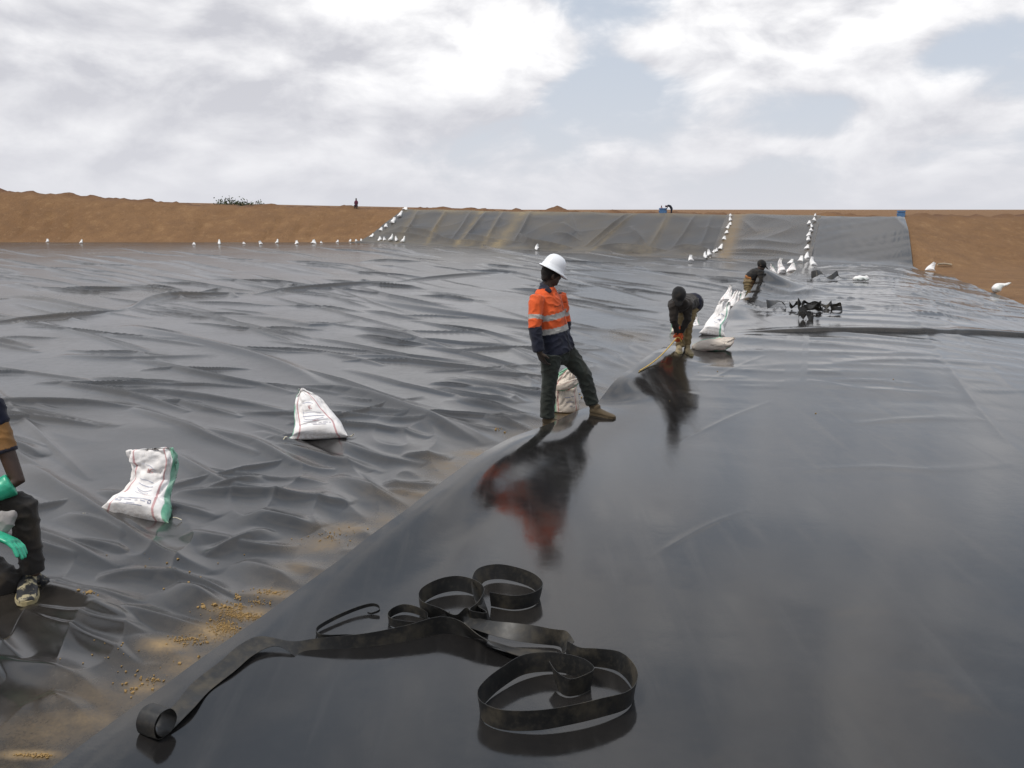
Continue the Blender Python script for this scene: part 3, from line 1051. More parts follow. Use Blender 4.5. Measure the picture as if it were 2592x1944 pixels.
class Sack:
    """a woven sack lofted along a spine; eval(t, su, side) gives points on it"""

    def __init__(self, spine, wp, dp, seed=0, nt=40, nth=56, crump=0.012, floor=0.0, gather=0.0, skew=None):
        self.sp = smooth_line(spine, 60)
        self.tk = np.linspace(0, 1, 60)
        self.wt, self.wv = zip(*wp)
        self.dt, self.dv = zip(*dp)
        self.seed, self.crump, self.floor, self.gather = seed, crump, floor, gather
        self.nt, self.nth = nt, nth
        tan = np.gradient(self.sp, axis=0)
        self.tan = tan / np.linalg.norm(tan, axis=1)[:, None]
        self.skew = skew or (1, 0, 0)

    def point(self, t, th, out=0.0):
        t, th = np.broadcast_arrays(np.asarray(t, float), np.asarray(th, float))
        c = np.stack([np.interp(t, self.tk, self.sp[:, i]) for i in range(3)], -1)
        tg = np.stack([np.interp(t, self.tk, self.tan[:, i]) for i in range(3)], -1)
        X = np.broadcast_to(np.array(self.skew, float), c.shape)
        X = X - (X * tg).sum(-1, keepdims=True) * tg * 0.8
        X = X / np.linalg.norm(X, axis=-1, keepdims=True)
        N = np.cross(X, tg)
        N /= np.maximum(np.linalg.norm(N, axis=-1, keepdims=True), 1e-6)
        w = np.interp(t, self.wt, self.wv)
        d = np.interp(t, self.dt, self.dv)
        cs, sn = np.cos(th), np.sin(th)
        px = np.sign(cs) * np.abs(cs) ** 0.85 * w
        py = np.sign(sn) * np.abs(sn) ** 0.9 * d
        k = self.seed * 13.7
        fold = fbm(cs * 2.2 + k, t * 4.2 + sn * 1.1, self.seed, 3, 0.55) * self.crump * sstep(0, 0.12, t) * (0.5 + 1.2 * sstep(0.3, 0.8, t))
        crease = -(1 - np.abs(perlin(cs * 1.6 + t * 1.5 + k, t * 3.4 - cs * 1.1, self.seed + 3))) ** 6 * self.crump * 1.1 * sstep(0.1, 0.4, t)
        gat = self.gather * np.sin(th * 9 + 3 * np.sin(t * 5)) * sstep(0.45, 0.95, t) * np.minimum(w, 0.05) * 5
        py = py + np.sign(sn + 1e-9) * (fold + crease + gat + out)
        px = px + np.sign(cs) * np.abs(cs) * fold * 0.8
        P = c + X * px[..., None] + N * py[..., None]
        z = P[..., 2]
        P[..., 2] = np.where(z < self.floor + 0.012, self.floor + 0.012 - 0.012 * np.exp(-np.maximum(self.floor + 0.012 - z, 0) / 0.03) * 0 + 0 * z, z)
        return P

    def build(self, name, mat, parent=None):
        t = np.linspace(0, 1, self.nt)[:, None]
        th = np.linspace(0, 2 * np.pi, self.nth, endpoint=False)[None, :]
        P = self.point(t, th)
        nt, nth = P.shape[:2]
        V = P.reshape(-1, 3)
        F = []
        for i in range(nt - 1):
            for j in range(nth):
                a, b = i * nth + j, i * nth + (j + 1) % nth
                F.append((a, b, b + nth, a + nth))
        F.append(tuple(range(nth))[::-1])
        F.append(tuple((nt - 1) * nth + j for j in range(nth)))
        o = mesh_obj(name, V, F, mat, parent)
        me = o.data
        for nm, val in (('su', np.broadcast_to(np.cos(th), (nt, nth))), ('st', np.broadcast_to(t, (nt, nth)))):
            at_ = me.attributes.new(nm, 'FLOAT', 'POINT')
            at_.data.foreach_set('value', np.ascontiguousarray(val, np.float32).reshape(-1))
        return o

    def text(self, s, mat, su, t, size, parent, name='lettering', rot=0.0, squash=1.0):
        """flat print wrapped on the front face; size = letter height as a share of the sack"""
        cu = bpy.data.curves.new('tmp', 'FONT')
        cu.body = s
        cu.align_x = 'CENTER'
        cu.size = 1.0
        cu.resolution_u = 3
        ob = bpy.data.objects.new('tmp', cu)
        me = bpy.data.meshes.new_from_object(ob)
        bpy.data.objects.remove(ob)
        co = np.zeros(len(me.vertices) * 3, np.float32)
        me.vertices.foreach_get('co', co)
        co = co.reshape(-1, 3)
        x, y = co[:, 0] * squash, co[:, 1]
        x, y = x * math.cos(rot) - y * math.sin(rot), x * math.sin(rot) + y * math.cos(rot)
        self._wrap(me, su + x * size * 1.5, t + y * size)
        me.name = name
        me.materials.clear()
        me.materials.append(mat)
        return link(bpy.data.objects.new(name, me), parent)

    def _wrap(self, me, su, t):
        su = np.clip(su, -0.99, 0.99)
        th = np.arccos(su)
        P = self.point(np.clip(t, 0.02, 0.99), th, 0.0035)
        me.vertices.foreach_set('co', P.reshape(-1).astype(np.float32))
        me.update()

    def strokes(self, lines_, mat, parent, name='printed_lines', w=0.012):
        V, F, SU, TT = [], [], [], []
        for pts in lines_:
            p = smooth_line(pts, 14) if len(pts) > 2 else np.linspace(pts[0], pts[1], 6)
            tg = np.gradient(p, axis=0)
            nr = np.stack([-tg[:, 1], tg[:, 0]], -1)
            nr /= np.maximum(np.linalg.norm(nr, axis=1)[:, None], 1e-9)
            b = len(SU)
            for q, n_ in zip(p, nr):
                for sg in (-1, 1):
                    SU.append(q[0] + sg * n_[0] * w)
                    TT.append(q[1] + sg * n_[1] * w * 0.6)
            for i in range(len(p) - 1):
                F.append((b + 2 * i, b + 2 * i + 1, b + 2 * i + 3, b + 2 * i + 2))
        o = mesh_obj(name, [(0, 0, 0)] * len(SU), F, mat, parent)
        self._wrap(o.data, np.array(SU), np.array(TT))
        return o


def tube_mesh(name, pts, r, mat, parent=None, n=7, taper=None):
    p = np.asarray(pts, float)
    tg = np.gradient(p, axis=0)
    V, F = [], []
    for i in range(len(p)):
        t = tg[i] / np.linalg.norm(tg[i])
        a = np.cross(t, (0.13, 0.2, 1.0))
        a /= np.linalg.norm(a)
        b = np.cross(t, a)
        rr = r if taper is None else r * taper[i]
        for k in range(n):
            th = 2 * math.pi * k / n
            V.append(p[i] + rr * (a * math.cos(th) + b * math.sin(th)))
    for i in range(len(p) - 1):
        for k in range(n):
            F.append((i * n + k, i * n + (k + 1) % n, (i + 1) * n + (k + 1) % n, (i + 1) * n + k))
    F.append(tuple(range(n)))
    F.append(tuple((len(p) - 1) * n + k for k in range(n))[::-1])
    return mesh_obj(name, V, F, mat, parent)


def place(o, p, rz=0.0, tilt=None):
    o.location = tuple(map(float, p))
    o.rotation_euler = (tilt or (0, 0))[0], (tilt or (0, 0))[1], rz
    return o


# sack with the flared open neck, nearest the camera
SA = Sack([(-0.01, -0.17, 0.022), (0.0, -0.12, 0.055), (0.01, -0.02, 0.125), (0.035, 0.04, 0.25), (0.045, 0.06, 0.38), (0.03, 0.05, 0.50)],
          [(0, 0.285), (0.05, 0.262), (0.15, 0.238), (0.32, 0.21), (0.44, 0.165), (0.56, 0.150), (0.72, 0.152), (0.86, 0.170), (1, 0.160)],
          [(0, 0.012), (0.06, 0.055), (0.18, 0.115), (0.32, 0.13), (0.46, 0.10), (0.6, 0.08), (0.8, 0.06), (0.93, 0.04), (1, 0.018)], seed=3, nt=64, nth=80, crump=0.020)
pA = settle(372, 1292, z_floor)
sack_a = place(SA.build('sandbag', M_SACK), pA, R(-7))
sack_a.scale = (1.10, 1.10, 0.93)
tag(sack_a, 'white printed sandbag with flared open neck, nearest to the crouching worker', 'sandbag', 'printed sandbags standing on the near floor liner')
SA.text('BC', M_RED, 0.02, 0.70, 0.085, sack_a)
SA.text('50KG', M_RED, 0.28, 0.335, 0.06, sack_a)
SA.strokes([[(-0.30, 0.62), (0.0, 0.60), (0.3, 0.575)], [(-0.25, 0.56), (0.1, 0.53), (0.35, 0.54)], [(-0.2, 0.50), (0.1, 0.46), (0.35, 0.50)], [(-0.1, 0.47), (0.15, 0.42), (0.3, 0.44)],
            [(-0.15, 0.44), (0.12, 0.40), (0.22, 0.39)], [(-0.3, 0.82), (0.0, 0.79), (0.2, 0.73)]], M_BLUE, sack_a, w=0.006)
SA.strokes([[(-0.52, 0.245), (-0.42, 0.245)], [(-0.36, 0.24), (-0.30, 0.24)], [(-0.22, 0.24), (-0.02, 0.235)], [(0.03, 0.235), (0.12, 0.235)], [(-0.5, 0.225), (-0.3, 0.222)],
            [(-0.1, 0.20), (0.08, 0.20)], [(0.2, 0.235), (0.34, 0.232)], [(-0.3, 0.185), (0.3, 0.175)], [(-0.45, 0.265), (0.5, 0.255)]], M_BLUE, sack_a, w=0.007)
SA.strokes([[(0.42, 0.245), (0.46, 0.255), (0.50, 0.245)], [(0.41, 0.235), (0.44, 0.22), (0.47, 0.22)], [(0.51, 0.238), (0.50, 0.222), (0.485, 0.22)]], M_INK, sack_a, 'recycling_mark', w=0.011)
for sx, ex in ((-1, (-0.335, -0.19, 0.05)), (1, (0.325, -0.16, 0.02))):
    tube_mesh('thread', [(0.275 * sx, -0.17, 0.04), (0.30 * sx, -0.18, 0.045), ex], 0.004, M_THREAD, sack_a, 5)

# sack drawn up to a tied tip
SB = Sack([(0.05, -0.15, 0.028), (0.045, -0.11, 0.06), (0.02, -0.03, 0.125), (-0.03, 0.03, 0.24), (-0.07, 0.06, 0.36), (-0.105, 0.07, 0.45), (-0.125, 0.07, 0.50)],
          [(0, 0.275), (0.06, 0.245), (0.18, 0.222), (0.32, 0.205), (0.48, 0.165), (0.64, 0.125), (0.78, 0.078), (0.88, 0.035), (0.93, 0.027), (1, 0.020)],
          [(0, 0.012), (0.07, 0.065), (0.2, 0.125), (0.36, 0.14), (0.5, 0.115), (0.68, 0.08), (0.8, 0.045), (0.88, 0.025), (0.94, 0.02), (1, 0.012)], seed=8, nt=64, nth=80, crump=0.016, gather=0.05)
pB = settle(800, 1106, z_floor)
sack_b = place(SB.build('sandbag', M_SACK_L), pB, R(2))
sack_b.scale = (1.12, 1.10, 0.93)
tag(sack_b, 'white printed sandbag with pointed tied top, alone in the middle of the near liner', 'sandbag', 'printed sandbags standing on the near floor liner')
SB.text('BC', M_RED2, 0.10, 0.56, 0.075, sack_b)
SB.text('50KG', M_RED, 0.05, 0.33, 0.05, sack_b)
SB.strokes([[(-0.3, 0.52), (0.1, 0.50), (0.45, 0.46)], [(-0.35, 0.47), (0.1, 0.44), (0.5, 0.41)], [(-0.3, 0.42), (0.0, 0.38), (0.4, 0.38)], [(-0.2, 0.66), (0.1, 0.66), (0.35, 0.63)],
            [(-0.25, 0.6), (-0.3, 0.5), (-0.32, 0.42)], [(-0.4, 0.39), (-0.1, 0.36), (0.5, 0.335)]], M_BLUE, sack_b, w=0.007)
SB.strokes([[(-0.4, 0.265), (-0.3, 0.262)], [(-0.15, 0.26), (0.0, 0.255)], [(0.05, 0.252), (0.16, 0.25)], [(0.2, 0.25), (0.38, 0.245)], [(-0.1, 0.225), (0.3, 0.21)], [(0.44, 0.245), (0.5, 0.24)]], M_INK, sack_b, w=0.007)
for sx, ex in ((-1, (-0.245, -0.17, 0.02)), (1, (0.35, -0.16, 0.075))):
    tube_mesh('thread', [(0.05 + 0.265 * sx, -0.15, 0.05), (0.05 + 0.28 * sx, -0.155, 0.05), ex], 0.005, M_THREAD, sack_b, 5)

# upright sack with its mouth folded over, behind the standing man's legs
SC_ = Sack([(-0.02, 0.0, 0.015), (-0.02, 0.0, 0.06), (-0.03, 0.0, 0.18), (-0.035, 0.0, 0.30), (-0.01, 0.01, 0.38), (0.04, 0.02, 0.47)],
           [(0, 0.125), (0.05, 0.148), (0.25, 0.152), (0.5, 0.142), (0.62, 0.145), (0.72, 0.120), (0.85, 0.095), (1, 0.05)],
           [(0, 0.08), (0.06, 0.105), (0.3, 0.115), (0.55, 0.10), (0.7, 0.06), (0.85, 0.04), (1, 0.012)], seed=12, nt=56, nth=72, crump=0.018)
pC = settle(1437, 1046, z_floor, 0.12) + np.array([0, 0.08, 0])
sack_c = place(SC_.build('sandbag', M_SACK_TAN), pC, R(10))
tag(sack_c, 'upright printed sandbag with folded mouth, standing behind the legs of the helmeted man', 'sandbag', 'printed sandbags standing on the near floor liner')
SC_.text('WHEAT', M_RED2, 0.12, 0.535, 0.075, sack_c, squash=0.8)
SC_.strokes([[(-0.1, 0.42), (0.2, 0.42)], [(0.28, 0.43), (0.5, 0.43)], [(-0.05, 0.34), (0.45, 0.33)], [(0.1, 0.27), (0.3, 0.26)], [(0.38, 0.24), (0.5, 0.24)]], M_INK, sack_c, w=0.010)
fl = Sack([(-0.15, -0.10, 0.30), (-0.08, -0.115, 0.315), (0.02, -0.12, 0.345), (0.09, -0.10, 0.37)], [(0, 0.03), (0.3, 0.045), (0.7, 0.05), (1, 0.03)],
          [(0, 0.008), (0.5, 0.02), (1, 0.008)], seed=4, nt=18, nth=24, crump=0.008, skew=(0, 0, 1)).build('folded_mouth', M_SACK_TAN, sack_c)

# slumped sack on its side by the bending worker
SD = Sack([(-0.36, 0.0, 0.05), (-0.30, 0.0, 0.08), (-0.12, 0.0, 0.135), (0.08, 0.0, 0.16), (0.20, 0.0, 0.20), (0.29, 0.0, 0.27), (0.34, 0.0, 0.31)],
          [(0, 0.02), (0.1, 0.075), (0.3, 0.145), (0.55, 0.165), (0.72, 0.12), (0.86, 0.06), (1, 0.045)],
          [(0, 0.02), (0.1, 0.07), (0.3, 0.14), (0.55, 0.155), (0.72, 0.115), (0.86, 0.045), (1, 0.012)], seed=15, nt=48, nth=56, crump=0.022, skew=(0, -1, 0.2))
pD = settle(1806, 887, z_gloss)
sack_d = place(SD.build('sandbag', M_SACK_SLUMP), pD, R(-4))
sack_d.scale = (0.86, 0.72, 0.66)
tag(sack_d, 'slumped stained sandbag with green stripe, lying on its side beside the bending worker', 'sandbag', 'sandbags along the open joint')


def bag(p, h, seed, label, group, mat=None, lean=(0.0, 0.0), wide=1.0, tip=0.5, rz=0.0, near=False, name='sandbag'):
    r = np.random.default_rng(seed)
    W = h * wide
    h *= float(r.uniform(.86, 1.05))
    if not near:
        rz = rz + float(r.uniform(-.9, .9))
        tip = tip * float(r.uniform(.35, 1.0))
    lx, ly = lean
    j = lambda s: float(r.normal(0, s))
    sp = [(j(.04) * h, -0.30 * h, 0.03 * h), (j(.03) * h, -0.20 * h, 0.10 * h), (0.2 * lx * h, -0.04 * h, 0.26 * h), (0.55 * lx * h + j(.03) * h, 0.05 * h + ly * 0.4 * h, 0.52 * h),
          (0.85 * lx * h, ly * 0.8 * h + 0.06 * h, 0.80 * h), (1.0 * lx * h + j(.04) * h, ly * h + 0.05 * h, 1.0 * h)]
    a = tip
    wp = [(0, .56 * W), (.06, .50 * W), (.2, .45 * W), (.36, .40 * W), (.5, (.30 + .06 * (1 - a)) * W), (.66, (.20 + .12 * (1 - a)) * W), (.8, (.12 + .16 * (1 - a)) * W), (.9, (.07 + .2 * (1 - a)) * W), (1, (.07 + .18 * (1 - a)) * W)]
    dp = [(0, .02 * h), (.07, .14 * h), (.2, .26 * h), (.36, .28 * h), (.52, .22 * h), (.68, .15 * h), (.82, .09 * h), (.92, .05 * h), (1, .02 * h)]
    nt, nth = (44, 48) if near else (14, 18)
    S = Sack(sp, wp, dp, seed=seed, nt=nt, nth=nth, crump=0.045 * h, gather=0.04)
    o = place(S.build(name, mat or M_SACK_PLAIN), p, rz)
    tag(o, label, 'sandbag', group)
    return S, o


ORD = ['first', 'second', 'third', 'fourth', 'fifth', 'sixth', 'seventh', 'eighth', 'ninth', 'tenth', 'eleventh', 'twelfth', 'thirteenth', 'fourteenth', 'fifteenth']
# along the far left edge of the floor
ROW1 = [(121, 613, 9, .9), (206, 616, 10, .8), (491, 620, 8, 1.1), (556, 619, 15, .62), (618, 618, 6, 1.3), (660, 619, 10, 1.1), (702, 616, 11, .9), (752, 618, 10, 1), (794, 617, 11, 1.2),
        (813, 616, 6, 1.2), (854, 614, 7, 1), (886, 612, 8, 1), (902, 611, 7, 1.1), (914, 610, 7, 1.1)]
for i, (px, py, hp, w) in enumerate(ROW1):
    p = hit_land(px, py, 0.03)
    h = 0.95 * hp / pxm(p)
    bag(p, h, 100 + i, 'small white sandbag, %s from the left along the foot of the left earth bank' % ORD[i], 'sandbags along the foot of the left bank',
        lean=(random.uniform(-.25, .25), 0.1), wide=w * 1.2, tip=random.uniform(.2, .9))
# up the diagonal edge of the dusty liner
ROW2 = [(940, 601, 9, 1.3), (963, 584, 8, 1.2), (976, 576, 10, 1.1), (993, 565, 13, .9), (1011, 549, 13, .8), (1025, 531, 7, 2.2)]
for i, (px, py, hp, w) in enumerate(ROW2):
    p = hit_land(px, py, 0.05)
    h = 1.15 * hp / pxm(p)
    bag(p, h, 130 + i, 'white sandbag, %s from the bottom on the diagonal left edge of the dusty liner' % ORD[i], 'sandbags up the left liner edge',
        lean=(0.4, 0.25), wide=w, tip=0.5)
for i, (px, py, hp, w, l) in enumerate([(962, 609, 10, 1.2, 'leftmost'), (973, 609, 9, 1.2, 'second from left'), (990, 609, 18, .62, 'tallest'), (1003, 610, 13, .8, 'second from right'), (1021, 613, 14, .8, 'rightmost')]):
    p = hit_land(px, py, 0.06)
    bag(p, 1.1 * hp / pxm(p), 140 + i, 'white sandbag, %s of the cluster at the foot of the dusty liner' % l, 'sandbag cluster at the dusty liner', lean=(random.uniform(-.1, .35), .1), wide=w, tip=.9)
p = hit_land(1358, 632, 0.06)
bag(p, 17 / pxm(p), 150, 'lone white sandbag at the foot of the dusty far liner, left of the hard hat', 'lone sandbags', lean=(.4, 0), wide=.95, tip=.6)
ROWA = [(1849, 547, 6, 1.4), (1848, 559, 11, .9), (1847, 570, 9, 1.1), (1841, 579, 10, 1.1), (1839, 591, 9, 1.2), (1832, 607, 10, 1.2), (1823, 631, 13, 1.0), (1812, 638, 11, 1.0), (1806, 640, 9, 1.0),
        (1794, 647, 16, .9), (1784, 653, 15, .95), (1747, 661, 17, .95)]
for i, (px, py, hp, w) in enumerate(ROWA):
    p = hit_land(px, py, 0.09 if i < 6 else 0.08)
    bag(p, 1.08 * hp / pxm(p), 160 + i, 'white sandbag, %s from the top of the left bag row on the far liner' % ORD[i], 'left sandbag row on the far bank', lean=(random.uniform(0, .45), .1), wide=w, tip=random.uniform(.3, .9))
ROWB = [(2063, 547, 7, 1), (2060, 559, 9, 1.1), (2048, 567, 10, 1.1), (2054, 575, 9, 1.1), (2052, 585, 10, 1.1), (2046, 598, 12, 1), (2045, 609, 11, 1.1), (2042, 630, 11, 1.2), (2040, 656, 20, .8), (2027, 662, 15, 1),
        (2001, 668, 12, 1.3), (2055, 674, 22, .85)]
for i, (px, py, hp, w) in enumerate(ROWB):
    p = hit_land(px, py, 0.11 if i < 8 else 0.09)
    lab = 'white sandbag, %s from the top of the right bag row on the far liner' % ORD[i]
    if i == 11:
        lab = 'white sandbag at the foot of the right bag row, on the glossy sheet'
    bag(p, 1.08 * hp / pxm(p), 180 + i, lab, 'right sandbag row on the far bank', lean=(random.uniform(-.1, .4), .1), wide=w, tip=random.uniform(.3, .9))
for (px, py, hp, w, ln, tp, seed, lab) in [
        (1978, 692, 36, .62, (-.12, 0), .75, 201, 'tall white sandbag with turned over top, left of the wide bag'),
        (2004, 688, 26, 1.15, (.15, 0), .8, 202, 'wide white sandbag with spread base, right of the tall bag beyond the workers'),
        (1957, 719, 50, .68, (-.1, 0), 1.0, 203, 'tall white sandbag with a thin neck, right beside the worker in khaki trousers'),
        (1938, 706, 24, .9, (-.2, 0), .7, 204, 'small white sandbag half hidden behind the worker in khaki trousers')]:
    p = settle(px, py, z_floor)
    bag(p, 1.05 * hp / pxm(p), seed, lab, 'sandbags along the open joint', M_SACK, ln, w, tp, near=True)
# bags heaped against the lifted edge
for (px, py, hp, w, ln, tp, seed, mat, rz, lab) in [
        (1802, 845, 80, .74, (.38, .1), .15, 210, M_SACK_MID, -6, 'long white sandbag with green stripe, nearest of the heap against the lifted edge'),
        (1846, 785, 50, .72, (.45, .1), .2, 211, M_SACK, -4, 'white sandbag behind the longest one, leaning on the lifted liner edge'),
        (1872, 770, 36, .62, (.35, .1), .5, 212, M_SACK, 0, 'small white sandbag tucked between the lifted liner edge and the khaki trousers'),
        (1838, 766, 44, .85, (.25, .1), 1.0, 213, M_SACK, 0, 'white sandbag with a tall pointed ear at the back of the heap'),
        (1757, 833, 38, .95, (.05, .1), .25, 214, M_SACK, 6, 'white sandbag with green base, just right behind the bending worker'),
        (1706, 842, 22, .9, (-.1, .1), .4, 215, M_SACK_TAN, 0, 'small sandbag mostly hidden left behind the bending worker')]:
    p = settle(px, py, z_gloss if seed == 210 else z_floor)
    S, o = bag(p, 1.05 * hp / pxm(p), seed, lab, 'sandbags along the open joint', mat, ln, w, tp, R(rz), near=True)
    if seed in (210, 214):
        S.strokes([[(-0.35, 0.62), (-0.15, 0.66), (0.1, 0.64), (0.2, 0.6)], [(-0.1, 0.5), (0.1, 0.52), (0.2, 0.48)], [(-0.2, 0.4), (0.1, 0.38)]], M_BLUE, o, w=0.018)
# right hand side
p = hit_land(2352, 686, -0.02)
bag(p, 21 / pxm(p), 220, 'white sandbag on the bare earth floor beside the far end of the glossy sheet', 'lone sandbags', lean=(.55, 0), wide=1.25, tip=.6, near=True)
SE = Sack([(-0.20, -0.05, 0.05), (-0.15, -0.04, 0.14), (-0.06, 0, 0.20), (0.05, 0, 0.23), (0.15, 0, 0.26), (0.22, 0, 0.30)], [(0, .05), (.15, .12), (.35, .12), (.55, .07), (.8, .055), (1, .045)],
          [(0, .05), (.15, .12), (.35, .11), (.55, .055), (.8, .035), (1, .015)], seed=21, nt=30, nth=32, crump=.02, skew=(0, -1, 0.1))
pE = hit_land(2533, 744, -0.03)
tag(place(SE.build('sandbag', M_SACK_PLAIN), pE), 'limp white sandbag on brown earth at the right margin of the photo', 'sandbag', 'lone sandbags')
SF = Sack([(-0.19, 0, 0.05), (-0.12, 0, 0.07), (0, 0, 0.08), (0.12, 0, 0.075), (0.2, 0, 0.05)], [(0, .05), (.2, .11), (.5, .12), (.8, .1), (1, .05)], [(0, .04), (.2, .07), (.5, .09), (.8, .075), (1, .03)],
          seed=22, nt=26, nth=28, crump=.035, skew=(0, -1, 0.05))
pF = on(2178, 713, z_gloss)
tag(place(SF.build('sandbag', M_SACK_PLAIN), pF), 'small crumpled white sandbag lying flat on the glossy sheet beside the dark scrap', 'sandbag', 'lone sandbags')

# ------------------------------------------------------------------ cut strips of liner
def mat_strip():
    m, g, p = new_mat('liner_strip')
    co = obj_co(g)
    n1 = g.noise(co, 6.0, 5, 0.65)
    n2 = g.noise(co, 45.0, 3, 0.6)
    c = g.mix(g.smooth(n1, 0.45, 0.75), (0.010, 0.010, 0.0098), (0.060, 0.050, 0.034))
    c = g.mix(g.math('MULTIPLY', g.smooth(n2, 0.5, 0.7), 0.4), c, (0.05, 0.044, 0.035))
    setp(g, p, col=c, rough=g.lin(n1, 0.3, 0.7, 0.38, 0.62), normal=bump(g, n2, 0.1, 0.003))
    return m


M_STRIP = mat_strip()


def ribbon(name, ctrl, width, mat=None, parent=None, n=90, thick=0.0025, closed_rise=True):
    """ctrl: (x, y, z, ux, uy, uz): foot of the strip and the way its width points"""
    c = smooth_line([k[:3] for k in ctrl], n)
    u = smooth_line([k[3:6] for k in ctrl], n)
    u /= np.linalg.norm(u, axis=1)[:, None]
    tg = np.gradient(c, axis=0)
    tg /= np.maximum(np.linalg.norm(tg, axis=1)[:, None], 1e-9)
    nr = np.cross(tg, u)
    nr /= np.maximum(np.linalg.norm(nr, axis=1)[:, None], 1e-9)
    w = np.asarray(width) if np.ndim(width) else np.full(n, width)
    w = np.interp(np.linspace(0, 1, n), np.linspace(0, 1, len(w)), w)
    V, F = [], []
    prof = [(0, -1), (0.5, -1), (1, -1), (1, 1), (0.5, 1), (0, 1)]
    for i in range(n):
        for (f, s) in prof:
            bow = 0.02 * w[i] * math.sin(math.pi * f)
            V.append(c[i] + u[i] * w[i] * f + nr[i] * (s * thick * 0.5 + bow))
    m = len(prof)
    for i in range(n - 1):
        for k in range(m):
            F.append((i * m + k, i * m + (k + 1) % m, (i + 1) * m + (k + 1) % m, (i + 1) * m + k))
    F.append(tuple(range(m))[::-1])
    F.append(tuple((n - 1) * m + k for k in range(m)))
    o = mesh_obj(name, V, F, mat or M_STRIP, parent)
    o.data.set_sharp_from_angle(angle=R(50))
    return o


def crop(x0, y0, s):
    return lambda x, y: (x0 + x / s, y0 + y / s)


c5, c6, c7 = crop(780, 1400, 3.456), crop(1170, 1600, 4.706), crop(320, 1560, 3.814)


def foot_pts(cf, pts, default_u=(0, 0, 1)):
    out = []
    for q in pts:
        x, y = q[0], q[1]
        lift = q[2] if len(q) > 2 else 0.0
        u = q[3] if len(q) > 3 else default_u
        P = on(*cf(x, y), z_gloss)
        out.append((P[0], P[1], P[2] + 0.004 + lift) + tuple(u))
    return out


coil = [(1230, 330, .0, (0.1, 0, 1)), (1400, 420, 0, (0, .1, 1)), (1620, 425), (1850, 490, .005, (.15, .1, 1)), (2000, 640, .005, (.2, 0, 1)), (2040, 800, .0, (.15, -.05, 1)), (1940, 940, .004, (.05, -.15, 1)),
        (1650, 1055, .012, (0, -.1, 1)), (1300, 1140, .012, (0, -.1, 1)), (900, 1195, .006, (0, -.05, 1)), (500, 1175, 0, (-.05, -.05, 1)), (270, 1085, 0, (-.12, 0, 1)), (215, 950, 0, (-.12, 0, 1)),
        (310, 815, .0, (-.1, .1, 1)), (480, 680, .006, (0, .15, 1)), (720, 545, .01, (0, .15, 1)), (1000, 490, .004, (0, .12, 1)), (1250, 505, 0, (0, .1, 1)), (1440, 570, 0, (.1, .1, 1)),
        (1530, 665, 0, (.15, 0, 1)), (1450, 735, 0, (0, -.1, 1)), (1280, 775, 0, (-.05, -.15, 1)), (1170, 740, .004, (-.2, .3, 1)), (1110, 650, .02, (-.3, .6, .8))]
o = ribbon('liner_strip', foot_pts(c6, coil), 0.095, n=220)
tag(o, 'black plastic strip coiled on edge in a wide double ring, nearest to the camera', 'plastic strip', 'black strips in the near tangle')

# long strip: rolled end at left, lying flat, then on edge to the ridge and down to the coil
longs = []
R0 = on(395, 1862, z_gloss)
ax = np.array([0.86, -0.46, 0.05])
ax /= np.linalg.norm(ax)
fw = np.cross(np.array([0, 0, 1.0]), ax)
fw /= np.linalg.norm(fw)              # away from the camera, along the strip
for k in range(9):
    th = math.radians(-250 + k * 62)
    rr = 0.050 + 0.0012 * k
    c = R0 + np.array([0, 0, 0.055]) + fw * (0.02 + rr * math.cos(th)) + np.array([0, 0, 1]) * rr * math.sin(th) - ax * 0.065
    longs.append(tuple(c) + tuple(ax))
flat = [((488, 1733), (556, 1767)), ((556, 1686), (612, 1718)), ((608, 1648), (660, 1676)), ((660, 1632), (712, 1655))]
p0 = on(440, 1790, z_gloss)
longs.append((p0[0], p0[1], p0[2] + 0.008, *ax))
for k, (a_, b_) in enumerate(flat):
    A_, B_ = on(*a_, z_gloss), on(*b_, z_gloss)
    u = B_ - A_
    u /= np.linalg.norm(u)
    longs.append((A_[0], A_[1], A_[2] + 0.008 + 0.012 * k, *(u + np.array([0, 0, -0.05 * k]))))
for (px, py, lift, u) in [(740, 1640, .035, (.3, -.5, -.35)), (800, 1640, .05, (.1, -.3, -.9)), (925, 1636, .07, (0, -.1, -1)), (1030, 1622, .085, (0, -.05, -1)), (1110, 1607, .10, (0, .1, -1)), (1165, 1618, .10, (.1, .3, -.9)),
                          (1215, 1645, .075, (.1, .7, -.5)), (1290, 1672, .04, (.1, .9, -.2)), (1370, 1682, .02, (.05, 1, 0)), (1410, 1684, .012, (.05, 1, 0.05))]:
    P = on(px, py, z_gloss)
    longs.append((P[0], P[1], P[2] + lift, *u))
o = ribbon('liner_strip', longs, 0.105, n=240)
tag(o, 'long black plastic strip with a rolled end, crossing the near tangle from the left', 'plastic strip', 'black strips in the near tangle')

